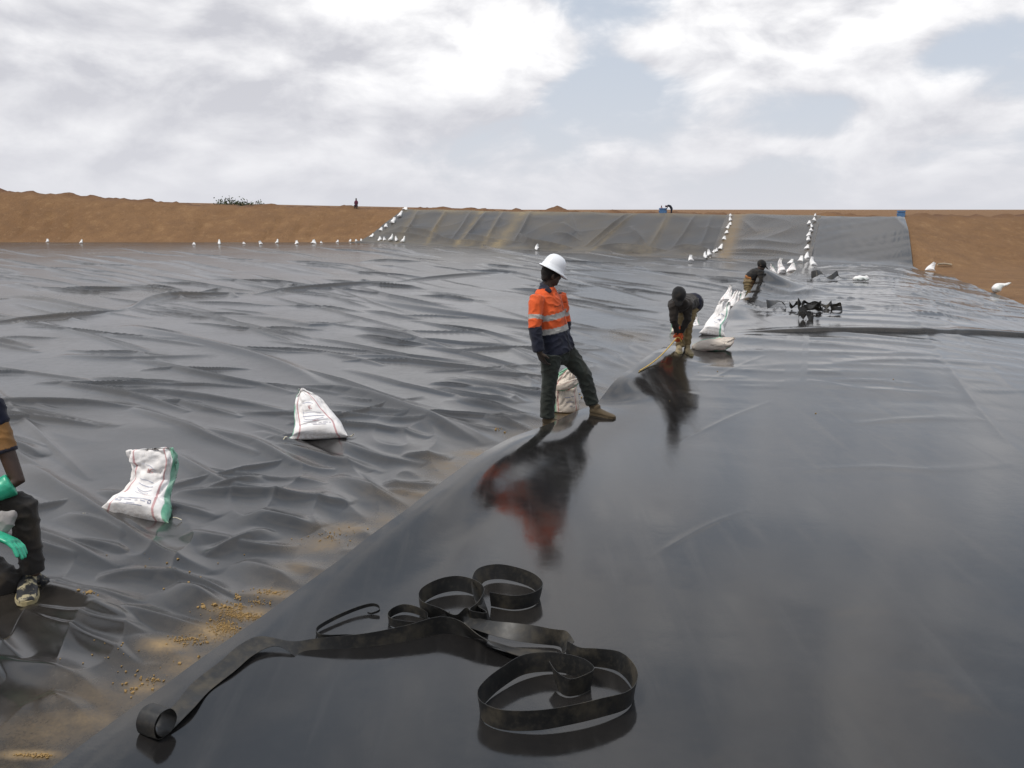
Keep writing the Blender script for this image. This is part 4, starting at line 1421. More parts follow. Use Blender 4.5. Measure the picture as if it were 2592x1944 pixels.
loops = [(1600, 470, .0, (-.1, -.1, 1)), (1800, 500, 0, (0, -.15, 1)), (1960, 470, 0, (.1, -.1, 1)), (2025, 400, 0, (.2, 0, 1)), (1960, 315, 0, (.1, .1, 1)), (1800, 262, .006, (0, .15, 1)), (1640, 245, .008, (0, .2, 1)),
         (1525, 285, .01, (-.4, .1, .9)), (1530, 400, .012, (-.7, -.1, .7)), (1575, 540, .01, (-.6, -.3, .6)), (1590, 650, .006, (-.2, -.2, 1)), (1500, 660, .004, (0, -.1, 1)), (1400, 640, .004, (.1, 0, 1)),
         (1470, 560, 0, (.15, 0, 1)), (1520, 450, 0, (.15, .1, 1)), (1450, 375, 0, (.05, .15, 1)), (1300, 350, .008, (0, .15, 1)), (1130, 380, .006, (0, .15, 1)), (1000, 455, 0, (-.1, .05, 1)), (1005, 545, .0, (-.1, -.1, 1)),
         (1150, 600, .006, (0, -.3, .9)), (1300, 640, .02, (0, -.5, .6)), (1400, 700, .03, (.2, .8, .25)), (1600, 770, .03, (.1, .9, .4)), (1850, 800, .012, (.05, .6, .8)), (2080, 815, .004, (0, .1, 1)), (2170, 825, .004, (.1, 0, 1)),
         (2215, 850, .006, (.3, .2, .9)), (2225, 920, .01, (.6, .3, .6))]
o = ribbon('liner_strip', foot_pts(c5, loops), 0.088, n=260)
tag(o, 'black plastic strip standing in two linked rings at the back of the near tangle', 'plastic strip', 'black strips in the near tangle')
small = [(940, 680, 0), (850, 670, 0), (740, 650, 0), (705, 610, 0, (-.1, 0, 1)), (735, 560, 0, (0, .1, 1)), (830, 530, .004, (0, .1, 1)), (940, 545, .004), (1040, 590, 0), (1050, 640, 0), (1120, 655, .01), (1240, 640, .03, (0, .3, .9))]
o = ribbon('liner_strip', foot_pts(c5, small), 0.045, n=110)
tag(o, 'narrow black plastic strip in one small curl in the middle of the near tangle', 'plastic strip', 'black strips in the near tangle')
thin = [(520, 540, .004), (560, 548, .004), (625, 535, .012), (610, 510, .02), (540, 505, .02), (400, 540, .014), (230, 610, .01), (85, 690, .004), (90, 750, 0), (180, 768, 0), (330, 765, 0), (480, 770, 0)]
o = ribbon('liner_strip', foot_pts(c5, thin), [0.008, 0.014, 0.02, 0.022, 0.03, 0.03], n=120)
tag(o, 'thin black plastic strip in a long open loop, left in the near tangle', 'plastic strip', 'black strips in the near tangle')


def heap_strip(px, py, seed, n, spread, w, label, group):
    """a short looping offcut"""
    r = np.random.default_rng(seed)
    P0 = on(px, py, z_gloss)
    a0 = r.uniform(0, 6.28)
    ctrl = []
    x, y = P0[0], P0[1]
    ang = a0
    for k in range(n):
        ang += r.uniform(.5, 1.2) * (1 if r.random() > .25 else -1)
        x += spread * math.cos(ang)
        y += spread * math.sin(ang) * 0.8
        lift = max(0, r.normal(0.04, 0.05))
        ctrl.append((x, y, z_gloss(x, y) + 0.004 + lift, r.normal(0, .35), r.normal(0, .35), 1.0))
    o = ribbon('liner_strip', ctrl, w, n=12 * n)
    tag(o, label, 'plastic strip', group)
    return o


for (px, py, sd_, n, sp_, lab) in [(2030, 790, 5, 9, .17, 'dark strip curling at the left end of the strip heap on the glossy sheet'), (2062, 782, 6, 10, .16, 'dark strip looping in the middle of the strip heap on the glossy sheet'),
                                   (2095, 786, 7, 9, .17, 'dark strip looping at the right end of the strip heap on the glossy sheet'), (2052, 803, 8, 5, .13, 'short dark offcut lying just in front of the strip heap')]:
    heap_strip(px, py, sd_, n + 8, sp_ * .60, 0.075, lab, 'strip heap on the glossy sheet')
arch = []
for (px, py, lift, u) in [(1942, 784, .02, (0, .4, .6)), (1955, 781, .06, (0, .8, .4)), (1968, 778, .10, (0, 1, .1)), (1980, 778, .11, (0, 1, 0)), (1987, 781, .07, (.3, .9, -.2)), (1989, 786, .015, (.3, .9, -.2))]:
    P = on(px, py, z_gloss)
    arch.append((P[0], P[1], P[2] + lift, *u))
o = ribbon('liner_strip', arch, 0.2, n=60)
tag(o, 'short dark strip arched off the glossy sheet beside the lifted edge', 'plastic strip', 'strips beside the lifted edge')
sc1 = []
for (px, py, lift, u) in [(2054, 708, .02, (0, .3, .9)), (2066, 709, .10, (.1, .6, .7)), (2080, 708, .13, (.1, .9, .3)), (2094, 708, .06, (.1, 1, .1)), (2108, 708, .03, (0, .7, .6)), (2120, 708, .10, (0, .5, .8)), (2130, 708, .05, (0, .9, .2)), (2156, 707, .01, (0, 1, .05))]:
    P = on(px, py, z_gloss)
    sc1.append((P[0], P[1], P[2] + lift, *u))
o = ribbon('liner_strip', sc1, [.22, .22, .2, .18, .15, .05], n=80)
tag(o, 'dark crumpled scrap of liner lying on the glossy sheet left of the flat white bag', 'plastic strip', 'scraps on the glossy sheet')

# loose sand trickled along the joint
def build_sand():
    m, g, p = new_mat('sand')
    co = obj_co(g)
    setp(g, p, col=g.mix(g.noise(co, 60.0, 3), (0.25, 0.16, 0.07), (0.36, 0.24, 0.10)), rough=0.95, spec=0.2)
    r = np.random.default_rng(5)
    V, F = [], []
    ico = bmesh.new()
    bmesh.ops.create_icosphere(ico, subdivisions=1, radius=1)
    iv = np.array([v.co[:] for v in ico.verts])
    fi = [[v.index for v in f.verts] for f in ico.faces]
    ico.free()
    spots = [(570, 1606, 30, 20, 620, .0021), (612, 1578, 55, 7, 460, .0021), (480, 1640, 40, 10, 130, .0026), (605, 1555, 18, 12, 60, .0034), (560, 1567, 40, 4, 30, .0050), (660, 1545, 28, 8, 60, .0028), (690, 1520, 40, 10, 60, .0035),
             (390, 1740, 30, 8, 40, .0030), (230, 1555, 25, 6, 14, .0050), (840, 1370, 50, 18, 60, .0035), (1460, 1010, 20, 8, 5, .008), (1270, 1100, 20, 6, 8, .007), (600, 1530, 10, 15, 8, .0055), (350, 1765, 40, 18, 16, .0050), (90, 1938, 50, 4, 70, .0030),
             (340, 1700, 140, 60, 30, .0035), (450, 1480, 160, 60, 16, .0040), (1880, 1000, 500, 60, 8, .006)]
    for (px, py, sx, sy, n, rad) in spots:
        for k in range(n):
            P = gp(r.normal(px, sx * .6), r.normal(py, sy * .6))
            ss = rad * r.lognormal(0, .4)
            rot = r.normal(0, .18, (len(iv), 3))
            V.append((iv * (1, 1, .75) + rot) * ss + np.array([P[0], P[1], 0]))
    allp = np.array([v[:, :2].mean(0) for v in V])
    zz = land(allp[:, 0], allp[:, 1]) + 0.035 + floor_wrinkles(allp[:, 0], allp[:, 1], WRINKLES, 40)
    s_, _ = poly_dist(allp[:, 0], allp[:, 1], VALLEY)
    near_side = allp[:, 1] < valley_y(allp[:, 0] / allp[:, 1])
    zz = np.where(near_side, gloss_height(allp[:, 0], allp[:, 1]), zz)
    vv, b = [], 0
    for k, v in enumerate(V):
        v = v.copy()
        v[:, 2] += zz[k] + 0.003
        vv.append(v)
        F += [[i + b for i in f] for f in fi]
        b += len(v)
    o = mesh_obj('sand', np.vstack(vv), F, m, smooth=False)
    tag(o, 'loose orange sand and grit spilt along the joint of the two liners', 'sand', kind='stuff')


build_sand()

# ------------------------------------------------------------------ far things on the banks
M_STICK = flat_mat('dry_wood', (0.42, 0.34, 0.24))
pa, pb = hit_land(2373, 669, -0.02), hit_land(2408, 670, -0.02)
o = tube_mesh('stick', [pa, (pa + pb) / 2 + np.array([0, 0, .03]), pb], 0.04, M_STICK, n=7)
tag(o, 'pale straight stick lying on the bare earth behind the right sandbag', 'stick')


def rough_box(name, size, mat, parent=None, bev=0.02):
    bm = bmesh.new()
    bmesh.ops.create_cube(bm, size=1.0)
    for v in bm.verts:
        v.co = Vector((v.co.x * size[0], v.co.y * size[1], v.co.z * size[2]))
    bmesh.ops.bevel(bm, geom=bm.edges[:], offset=bev, segments=2, affect='EDGES')
    me = bpy.data.meshes.new(name)
    bm.to_mesh(me)
    bm.free()
    me.materials.append(mat)
    return link(bpy.data.objects.new(name, me), parent)


M_BLUEBOX = flat_mat('blue_plastic', (0.10, 0.22, 0.42))


def crest_pt(px, back=0.4):
    a = np.array([slope_of(px, 600)])
    y = float(col_depth(a, SLOPE_RUN + back)[0])
    return np.array([float(a[0]) * y, y])


def crate(px, wpx, hpx, ypx, label):
    c = crest_pt(px)
    P = at(px, ypx, c[1])
    s = pxm(P)
    w, h = wpx / s, hpx / s + 0.15
    b = rough_box('crate', (w, w * .6, h), M_BLUEBOX)
    b.location = (P[0], P[1], P[2] - h / 2 + hpx / s * 0.5)
    lid = rough_box('lid', (w * 1.06, w * .66, 0.08), M_BLUEBOX, b, 0.015)
    lid.location = (0, 0, h / 2 + 0.04)
    for sx in (-1, 1):
        hd = rough_box('handle', (0.05, w * .2, 0.05), M_BLUEBOX, b, 0.01)
        hd.location = (sx * (w / 2 + 0.025), 0, h * .15)
    tag(b, label, 'crate', 'blue crates on the far crest')


crate(2281, 17, 5, 540, 'blue crate on the far crest above the right end of the liner')
crate(1678, 18, 5, 533, 'blue crate on the far crest in front of the two crouching people')


def leaf_mat(name, c1, c2):
    m, g, p = new_mat(name)
    n = g.noise(obj_co(g), 3.0, 3)
    setp(g, p, col=g.mix(n, c1, c2), rough=0.6, spec=0.3)
    return m


M_LEAF = leaf_mat('leaves', (0.035, 0.055, 0.022), (0.09, 0.105, 0.05))
M_BARK = flat_mat('bark', (0.12, 0.09, 0.06))


def bush(px0, px1, py_top, seed, label):
    r = np.random.default_rng(seed)
    c = crest_pt((px0 + px1) / 2, 6.0)
    s = F_PX / c[1]
    W = (px1 - px0) / s
    ztop = at((px0 + px1) / 2, py_top, c[1])[2]
    zb = ztop - 3.2
    e = bpy.data.objects.new('bush', None)
    link(e)
    e.location = (c[0], c[1], zb)
    trunk_pts = []
    V, F = [], []
    SV, SF = [], []
    nb = 16
    for k in range(nb):
        fx = (k + .5) / nb * 2 - 1
        top = np.array([fx * W * .5 + r.normal(0, .08), r.normal(0, .5), 3.2 * (0.88 + .16 * r.random() - .10 * abs(fx))])
        base = np.array([fx * .12, r.normal(0, .08), 0])
        mid_ = (base + top) / 2 + np.array([fx * .25, 0, .1])
        pts = smooth_line([base, mid_, top], 8)
        b = len(SV)
        for i, q in enumerate(pts):
            rr = .05 * (1 - .8 * i / 7)
            for kk in range(5):
                SV.append(q + rr * np.array([math.cos(kk * 1.257), math.sin(kk * 1.257), 0]))
        for i in range(7):
            for kk in range(5):
                SF.append((b + i * 5 + kk, b + i * 5 + (kk + 1) % 5, b + (i + 1) * 5 + (kk + 1) % 5, b + (i + 1) * 5 + kk))
        for j in range(120):
            f = r.uniform(.55, 1.02)
            q = pts[min(int(f * 7), 7)] + r.normal(0, (.16, .25, .14))
            L, Wd = r.uniform(.10, .22), r.uniform(.04, .08)
            d1 = r.normal(0, 1, 3)
            d1 /= np.linalg.norm(d1)
            d2 = np.cross(d1, r.normal(0, 1, 3))
            d2 /= np.linalg.norm(d2)
            bb = len(V)
            V += [q, q + d1 * L * .5 + d2 * Wd, q + d1 * L, q + d1 * L * .5 - d2 * Wd]
            F.append((bb, bb + 1, bb + 2, bb + 3))
    mesh_obj('stem', SV, SF, M_BARK, e)
    mesh_obj('foliage', V, F, M_LEAF, e, smooth=False)
    tag(e, label, 'bush', 'bushes behind the left bank')


bush(556, 614, 499, 31, 'taller green bush showing above the left bank')
bush(608, 668, 507, 32, 'lower green bush just right of the taller bush on the left bank')

# ------------------------------------------------------------------ people
def limb_piece(pts, radii, wide=None, side=None, n=14, cap=0.7):
    """closed tube through pts; radii per point (or (a, b) with a along 'side')"""
    p = np.asarray(pts, float)
    m = len(p)
    tg = np.gradient(p, axis=0)
    V, F = [], []
    ref = np.array(side if side is not None else (0.0, 1.0, 0.15), float)
    rings = []
    rad = [(r, r) if np.ndim(r) == 0 else r for r in radii]

    def ring(c, t, a, b):
        t = t / np.linalg.norm(t)
        u = ref - (ref @ t) * t
        if np.linalg.norm(u) < 1e-3:
            u = np.cross(t, (1, 0, 0))
        u /= np.linalg.norm(u)
        w = np.cross(t, u)
        return [c + u * a * math.cos(2 * math.pi * k / n) + w * b * math.sin(2 * math.pi * k / n) for k in range(n)]
    t0, t1 = tg[0] / np.linalg.norm(tg[0]), tg[-1] / np.linalg.norm(tg[-1])
    a0, b0 = rad[0]
    a1, b1 = rad[-1]
    rings.append(ring(p[0] - t0 * min(a0, b0) * cap, tg[0], a0 * .45, b0 * .45))
    rings.append(ring(p[0] - t0 * min(a0, b0) * cap * .6, tg[0], a0 * .82, b0 * .82))
    for i in range(m):
        rings.append(ring(p[i], tg[i], *rad[i]))
    rings.append(ring(p[-1] + t1 * min(a1, b1) * cap * .6, tg[-1], a1 * .82, b1 * .82))
    rings.append(ring(p[-1] + t1 * min(a1, b1) * cap, tg[-1], a1 * .45, b1 * .45))
    for r_ in rings:
        V += r_
    for i in range(len(rings) - 1):
        for k in range(n):
            F.append((i * n + k, i * n + (k + 1) % n, (i + 1) * n + (k + 1) % n, (i + 1) * n + k))
    F.append(tuple(range(n))[::-1])
    F.append(tuple((len(rings) - 1) * n + k for k in range(n)))
    return V, F


def ell_piece(c, r, axes=None, nu=16, nv=10):
    """ellipsoid; axes rows are the directions of the three radii"""
    A = np.eye(3) if axes is None else np.asarray(axes, float)
    V, F = [], []
    c = np.asarray(c, float)
    for i in range(nv + 1):
        ph = math.pi * i / nv
        for k in range(nu):
            th = 2 * math.pi * k / nu
            q = np.array([r[0] * math.sin(ph) * math.cos(th), r[1] * math.sin(ph) * math.sin(th), r[2] * math.cos(ph)])
            V.append(c + q @ A)
    for i in range(nv):
        for k in range(nu):
            F.append((i * nu + k, (i + 1) * nu + k, (i + 1) * nu + (k + 1) % nu, i * nu + (k + 1) % nu))
    return V, F


def fuse(name, pieces, mat, parent, voxel=0.01, smooth=4, folds=0.0, seed=0, colour=None):
    V, F = [], []
    for (v, f) in pieces:
        b = len(V)
        V += list(v)
        F += [tuple(i + b for i in q) for q in f]
    me = bpy.data.meshes.new('tmp')
    me.from_pydata([tuple(map(float, v)) for v in V], [], F)
    ob = bpy.data.objects.new('tmp', me)
    COL.objects.link(ob)
    md = ob.modifiers.new('r', 'REMESH')
    md.mode = 'VOXEL'
    md.voxel_size = voxel
    if smooth:
        ms = ob.modifiers.new('s', 'SMOOTH')
        ms.factor = 0.5
        ms.iterations = smooth
    dg = bpy.context.evaluated_depsgraph_get()
    out = bpy.data.meshes.new_from_object(ob.evaluated_get(dg))
    bpy.data.objects.remove(ob)
    bpy.data.meshes.remove(me)
    out.name = name
    n = len(out.vertices)
    co = np.zeros(n * 3, np.float32)
    out.vertices.foreach_get('co', co)
    co = co.reshape(-1, 3).astype(float)
    if folds:
        nr = np.zeros(n * 3, np.float32)
        out.vertices.foreach_get('normal', nr)
        nr = nr.reshape(-1, 3)
        a = (1 - np.abs(perlin(co[:, 0] * 9 + co[:, 1] * 5 + seed, co[:, 2] * 13 + co[:, 1] * 6, seed))) ** 3
        b = perlin(co[:, 0] * 17 - co[:, 1] * 11, co[:, 2] * 8 + seed, seed + 2)
        co = co + nr * (folds * (a - 0.35) + folds * 0.4 * b)[:, None]
        out.vertices.foreach_set('co', co.astype(np.float32).reshape(-1))
    out.update()
    out.shade_smooth()
    out.materials.clear()
    out.materials.append(mat)
    if colour is not None:
        ca = out.attributes.new('tint', 'FLOAT_COLOR', 'POINT')
        c = np.ones((n, 4), np.float32)
        c[:, :3] = colour(co)
        ca.data.foreach_set('color', c.reshape(-1))
    o = bpy.data.objects.new(name, out)
    return link(o, parent)


def cloth_mat(name, col, rough=0.85, vcol=False, grime=(0.16, 0.12, 0.08), ga=0.25):
    m, g, p = new_mat(name)
    co = obj_co(g)
    n1 = g.noise(co, 9.0, 5, 0.6)
    n2 = g.noise(co, 160.0, 2, 0.5)
    base = g.n('ShaderNodeAttribute', attribute_name='tint').outputs['Color'] if vcol else g.mix(0.0, col, col)
    c = g.mix(g.smooth(n1, 0.45, 0.75, 0, ga), base, grime)
    c = g.mix(g.lin(n1, 0.3, 0.7, 0.0, 0.25), c, (0.01, 0.01, 0.01))
    h = g.math('ADD', g.math('MULTIPLY', n1, 1.0), g.math('MULTIPLY', n2, 0.1))
    setp(g, p, col=c, rough=rough, spec=0.2, sheen=0.15, normal=bump(g, h, 0.35, 0.02))
    return m


def skin_mat():
    m, g, p = new_mat('skin')
    n = g.noise(obj_co(g), 25.0, 4)
    setp(g, p, col=g.mix(n, (0.042, 0.024, 0.017), (0.075, 0.045, 0.031)), rough=0.48, spec=0.4)
    return m


def mud_mat():
    m, g, p = new_mat('muddy_shoe')
    co = obj_co(g)
    n1 = g.noise(co, 16.0, 5, 0.65)
    setp(g, p, col=g.mix(g.smooth(n1, 0.52, 0.60), (0.013, 0.013, 0.015), (0.36, 0.31, 0.19)), rough=0.6, normal=bump(g, n1, .5, .02))
    return m


M_SKIN = skin_mat()
M_HAIR = cloth_mat('hair', (0.008, 0.007, 0.007), 0.8)
M_BLACKCLOTH = cloth_mat('black_cloth', (0.012, 0.012, 0.013))
M_BROWNSHIRT = cloth_mat('brown_black_cloth', (0.026, 0.021, 0.018), ga=0.1)
M_KHAKI = cloth_mat('khaki_cloth', (0.21, 0.155, 0.075), ga=0.4)
M_GREENTROUSER = cloth_mat('dark_green_cloth', (0.030, 0.036, 0.030), ga=0.12)
M_DARKTROUSER = cloth_mat('charcoal_cloth', (0.026, 0.023, 0.021), grime=(0.10, 0.075, 0.045), ga=0.45)
M_NAVY = cloth_mat('navy_cloth', (0.014, 0.016, 0.032))
M_TANSLEEVE = cloth_mat('tan_cloth', (0.30, 0.155, 0.055))
M_BOOT = cloth_mat('tan_boot', (0.10, 0.072, 0.04), 0.7, grime=(0.20, 0.15, 0.09), ga=0.5)
M_SHOE = mud_mat()
M_SOLE = cloth_mat('shoe_sole', (0.40, 0.33, 0.17), 0.7)
M_CREAMSHOE = cloth_mat('cream_shoe', (0.30, 0.24, 0.14), 0.7)
M_GLOVE_GREEN = flat_mat('green_rubber', (0.035, 0.42, 0.25), 0.35, 0.5)
M_GLOVE_ORANGE = cloth_mat('orange_glove', (0.72, 0.12, 0.03))
M_GLOVE_DARK = cloth_mat('dark_glove', (0.045, 0.032, 0.025))
M_HIVIS = cloth_mat('hivis_shirt', (1, 1, 1), 0.75, True, ga=0.06)
M_RAG = cloth_mat('grey_rag', (0.34, 0.32, 0.31))
M_MAGENTA = cloth_mat('plum_cloth', (0.13, 0.03, 0.06))
M_PINK = cloth_mat('pink_cloth', (0.40, 0.17, 0.15))


def helmet_mat():
    m, g, p = new_mat('helmet_plastic')
    setp(g, p, col=(0.80, 0.82, 0.85), rough=0.28, spec=0.5)
    return m


M_HELMET = helmet_mat()


def unit(v):
    v = np.asarray(v, float)
    return v / np.linalg.norm(v)


def hand_pieces(wrist, d, palm_n, s=1.0, curl=0.5, thumb=1):
    """palm, four bent fingers and a thumb; d = pointing direction, palm_n = way the palm looks"""
    d, nrm = unit(d), unit(np.asarray(palm_n, float) - (np.asarray(palm_n) @ unit(d)) * unit(d))
    side = np.cross(d, nrm) * thumb
    w = np.asarray(wrist, float)
    P = [limb_piece([w, w + d * .045 * s, w + d * .09 * s], [(.030 * s, .020 * s), (.042 * s, .017 * s), (.043 * s, .015 * s)], side=side, n=12)]
    for k, (off, L) in enumerate([(.031, .070), (.011, .080), (-.010, .074), (-.030, .058)]):
        b = w + d * .088 * s + side * off * s
        a1 = unit(d * math.cos(curl * .6) + nrm * math.sin(curl * .6))
        a2 = unit(d * math.cos(curl * 1.6) + nrm * math.sin(curl * 1.6))
        q1 = b + a1 * L * .5 * s
        q2 = q1 + a2 * L * .5 * s
        P.append(limb_piece([b - d * .02 * s, b, q1, q2], [.0095 * s, .0095 * s, .009 * s, .0075 * s], n=8))
    b = w + d * .03 * s + side * .032 * s
    t1 = unit(d * .6 + side * .75 + nrm * .25)
    t2 = unit(d * .85 + side * .3 + nrm * .45)
    P.append(limb_piece([b - t1 * .02 * s, b + t1 * .03 * s, b + t1 * .03 * s + t2 * .032 * s], [.012 * s, .011 * s, .009 * s], n=8))
    return P


def head_pieces(c, face, up, s=1.0):
    """skull, jaw, nose, brow, lips, ears; c = middle of the head"""
    f = unit(face)
    u = unit(np.asarray(up, float) - (np.asarray(up) @ f) * f)
    l = np.cross(u, f)
    c = np.asarray(c, float)
    A = np.array([l, f, u])
    q = lambda x, y, z: c + (l * x + f * y + u * z) * s
    P = [ell_piece(q(0, -.012, .03), (.078 * s, .097 * s, .090 * s), A), ell_piece(q(0, .022, -.045), (.060 * s, .066 * s, .075 * s), A),
         ell_piece(q(0, .062, -.085), (.030 * s, .026 * s, .024 * s), A), ell_piece(q(0, .094, -.022), (.014 * s, .022 * s, .020 * s), A, 10, 8),
         ell_piece(q(0, .082, .002), (.010 * s, .018 * s, .026 * s), A, 10, 8), ell_piece(q(0, .080, .028), (.052 * s, .014 * s, .012 * s), A, 12, 8),
         ell_piece(q(0, .082, -.054), (.027 * s, .014 * s, .008 * s), A, 10, 6), ell_piece(q(0, .080, -.067), (.024 * s, .014 * s, .008 * s), A, 10, 6)]
    for sg in (-1, 1):
        P.append(ell_piece(q(sg * .080, -.010, -.012), (.010 * s, .020 * s, .033 * s), A, 10, 8))
        P.append(ell_piece(q(sg * .036, .070, -.018), (.024 * s, .016 * s, .018 * s), A, 10, 8))
    return P, A


def eyes(c, A, s, parent):
    l, f, u = A
    for sg in (-1, 1):
        v, fa = ell_piece(np.asarray(c) + (l * sg * .032 + f * .080 + u * .006) * s, (.013 * s, .008 * s, .007 * s), A, 10, 6)
        mesh_obj('eye', v, fa, M_EYE, parent)


M_EYE = flat_mat('eye', (0.10, 0.09, 0.085), 0.2)


def shoe_pieces(heel, toe, w=0.047, h=0.065, shaft=None, up=(0, 0, 1)):
    heel, toe = np.asarray(heel, float), np.asarray(toe, float)
    d = unit(toe - heel)
    u = unit(np.asarray(up, float) - (np.asarray(up, float) @ d) * d)
    sd_ = np.cross(d, u)
    L = np.linalg.norm(toe - heel)
    P = []
    cs = [(0.0, .75, .85), (.12, .9, 1.0), (.35, .92, .95), (.6, 1.05, .70), (.82, 1.05, .52), (.97, .78, .40)]
    pts = [heel + d * L * f + u * h * hh * .5 for f, ww, hh in cs]
    P.append(limb_piece(pts, [(w * ww, h * hh * .5) for f, ww, hh in cs], side=sd_, n=14, cap=.35))
    if shaft is not None:
        P.append(limb_piece([heel + d * L * .22 + u * h * .3, heel + d * L * .22 + u * h, np.asarray(shaft, float)], [.045, .044, .046], n=12))
    return P


def sole_obj(heel, toe, w, parent, mat, up=(0, 0, 1), name='sole'):
    heel, toe = np.asarray(heel, float), np.asarray(toe, float)
    d = unit(toe - heel)
    u = unit(np.asarray(up, float) - (np.asarray(up, float) @ d) * d)
    sd_ = np.cross(d, u)
    L = np.linalg.norm(toe - heel)
    outl = [(-.02, .6), (.05, .85), (.3, .82), (.55, 1.02), (.75, 1.1), (.92, .85), (1.0, .45), (1.03, 0)]
    ring = [heel + d * L * f + sd_ * w * k for f, k in outl] + [heel + d * L * f - sd_ * w * k for f, k in outl[-2::-1]]
    m = len(ring)
    V = [p - u * .004 for p in ring] + [p + u * .020 for p in ring]
    F = [tuple(range(m))[::-1], tuple(range(m, 2 * m))] + [(i, (i + 1) % m, m + (i + 1) % m, m + i) for i in range(m)]
    return mesh_obj(name, V, F, mat, parent, smooth=False)


def person(label, base):
    e = bpy.data.objects.new('person', None)
    link(e)
    e.location = tuple(map(float, base))
    tag(e, label, 'person')
    return e


def settle_children(e):
    """meshes were made in world space: bring them into the Empty's frame"""
    bpy.context.view_layer.update()
    for c in list(e.children_recursive):
        if c.parent == e:
            c.matrix_parent_inverse = Matrix.Translation(-Vector(e.location))


# ---- the standing man in the hard hat
def build_supervisor():
    zc = lambda x, y: (1300 + x / 3.317, 620 + y / 3.317)
    Y0 = gp(1376, 1086)[1] + 0.05
    J = lambda x, y, d: at(*zc(x, y), Y0 + d)
    e = person('man in white hard hat and orange hi-vis shirt, one boot up on the glossy sheet', J(300, 1530, 0))
    f = unit((0.72, -0.69, 0))
    rt = np.array([f[1], -f[0], 0.0])                      # his right hand side
    neck, hem = J(285, 345, 0.0), J(372, 890, 0.02)
    shR, elR, wrR = J(188, 442, -.15), J(178, 680, -.21), J(210, 885, -.22)
    shL, elL, wrL = J(392, 425, .14), J(430, 640, .20), J(420, 830, .16)
    hipR, knR, anR = J(318, 925, -.07), J(298, 1150, -.09), J(283, 1425, -.05)
    hipL, knL, anL = J(440, 905, .08), J(585, 1075, .08), J(660, 1325, .12)
    hd = J(318, 250, -.01)
    look = unit((0.93, 0.30, -0.16))
    # body under the clothes
    hp, HA = head_pieces(hd, look, (0.12, 0, 1), 0.95)
    pcs = hp + [limb_piece([J(300, 300, 0), J(290, 350, 0), J(285, 400, 0)], [.055, .056, .07])]
    pcs.append(limb_piece([J(285, 420, 0), J(300, 600, 0), J(350, 820, .01), J(372, 900, .02)], [(.14, .09), (.15, .10), (.14, .10), (.14, .10)], side=rt))
    pcs += [limb_piece([shR, elR, wrR], [.05, .04, .03]), limb_piece([shL, elL, wrL], [.05, .04, .03])]
    pcs += [limb_piece([hipR, knR, anR], [.075, .05, .038]), limb_piece([hipL, knL, anL], [.075, .05, .038])]
    fuse('body', pcs, M_SKIN, e, 0.0085, 3)
    eyes(hd, HA, 1.0, e)
    l, fc, up = HA
    fuse('hair', [ell_piece(hd - fc * .020 + up * .022, (.083, .094, .088), HA), ell_piece(hd - fc * .060 - up * .03, (.064, .040, .05), HA)], M_HAIR, e, 0.009, 2, 0.002)
    # shirt
    tor = [limb_piece([J(283, 352, 0), J(278, 395, 0), J(280, 450, 0), J(292, 540, 0), J(312, 640, 0), J(338, 750, .01), J(362, 840, .015), J(375, 893, .02)],
                      [(.080, .072), (.135, .095), (.165, .122), (.172, .140), (.170, .142), (.172, .140), (.185, .145), (.200, .150)], side=rt, n=20, cap=.15)]
    tor += [limb_piece([shR + rt * -.02, shR * .75 + elR * .25, elR, wrR * .75 + elR * .25, wrR], [.074, .074, .066, .060, .056], n=14, cap=.3),
            limb_piece([shL + rt * .02, elL, wrL], [.078, .066, .056], n=14, cap=.3)]
    # the hem hangs open at his left front
    tor.append(limb_piece([J(440, 760, -.02), J(465, 830, -.02), J(478, 862, -.02)], [(.05, .02), (.06, .018), (.05, .012)], side=(0.9, .3, 0)))
    axis = neck - hem
    L2 = float(axis @ axis)
    ORANGE, NAVYC, SILV, DARK = np.array([.80, .125, .030]), np.array([.018, .021, .038]), np.array([.46, .45, .42]), np.array([.30, .045, .015])

    def colour(co):
        t = ((co - hem) @ axis) / L2
        lat = (co - hem) @ rt
        frn = (co - hem - np.outer(t, axis)) @ f
        c = np.where((t > .312)[:, None], ORANGE, NAVYC)
        c = np.where((np.abs(lat) < .007)[:, None] & (frn > .05)[:, None], c * .35, c)
        pk = (np.abs(np.abs(lat) - .085) < .055) & (np.abs(t - .70) < .010) & (frn > .04)
        c = np.where(pk[:, None], c * .45, c)
        band = (np.abs(t - .557) < .042) | (np.abs(t - .352) < .042)
        c = np.where(band[:, None], SILV, c)
        c = np.where((t > .985)[:, None], NAVYC, c)
        for (a, b, d_) in ((shR, elR, wrR), (shL, elL, wrL)):
            seg = np.array([a, b, d_])
            best = np.full(len(co), 9.0)
            fr = np.zeros(len(co))
            l1, l2 = np.linalg.norm(b - a), np.linalg.norm(d_ - b)
            for (p0, p1, o0, ln) in ((a, b, 0, l1), (b, d_, l1, l2)):
                dv = p1 - p0
                tt = np.clip(((co - p0) @ dv) / (dv @ dv), 0, 1)
                dd = np.linalg.norm(co - p0 - tt[:, None] * dv, axis=1)
                m = dd < best
                best = np.where(m, dd, best)
                fr = np.where(m, (o0 + tt * ln) / (l1 + l2), fr)
            arm = (best < .095) & (np.abs(lat) > .118) | (best < .062)
            ca = np.where((fr < .545)[:, None], ORANGE, NAVYC)
            ca = np.where((np.abs(fr - .365) < .040)[:, None], SILV, ca)
            c = np.where((arm & (fr > .10))[:, None], ca, c)
        return c
    fuse('shirt', tor, M_HIVIS, e, 0.0075, 4, 0.009, 3, colour)
    cl = [J(262, 325, .04), J(300, 370, -.10), J(330, 385, -.12)]
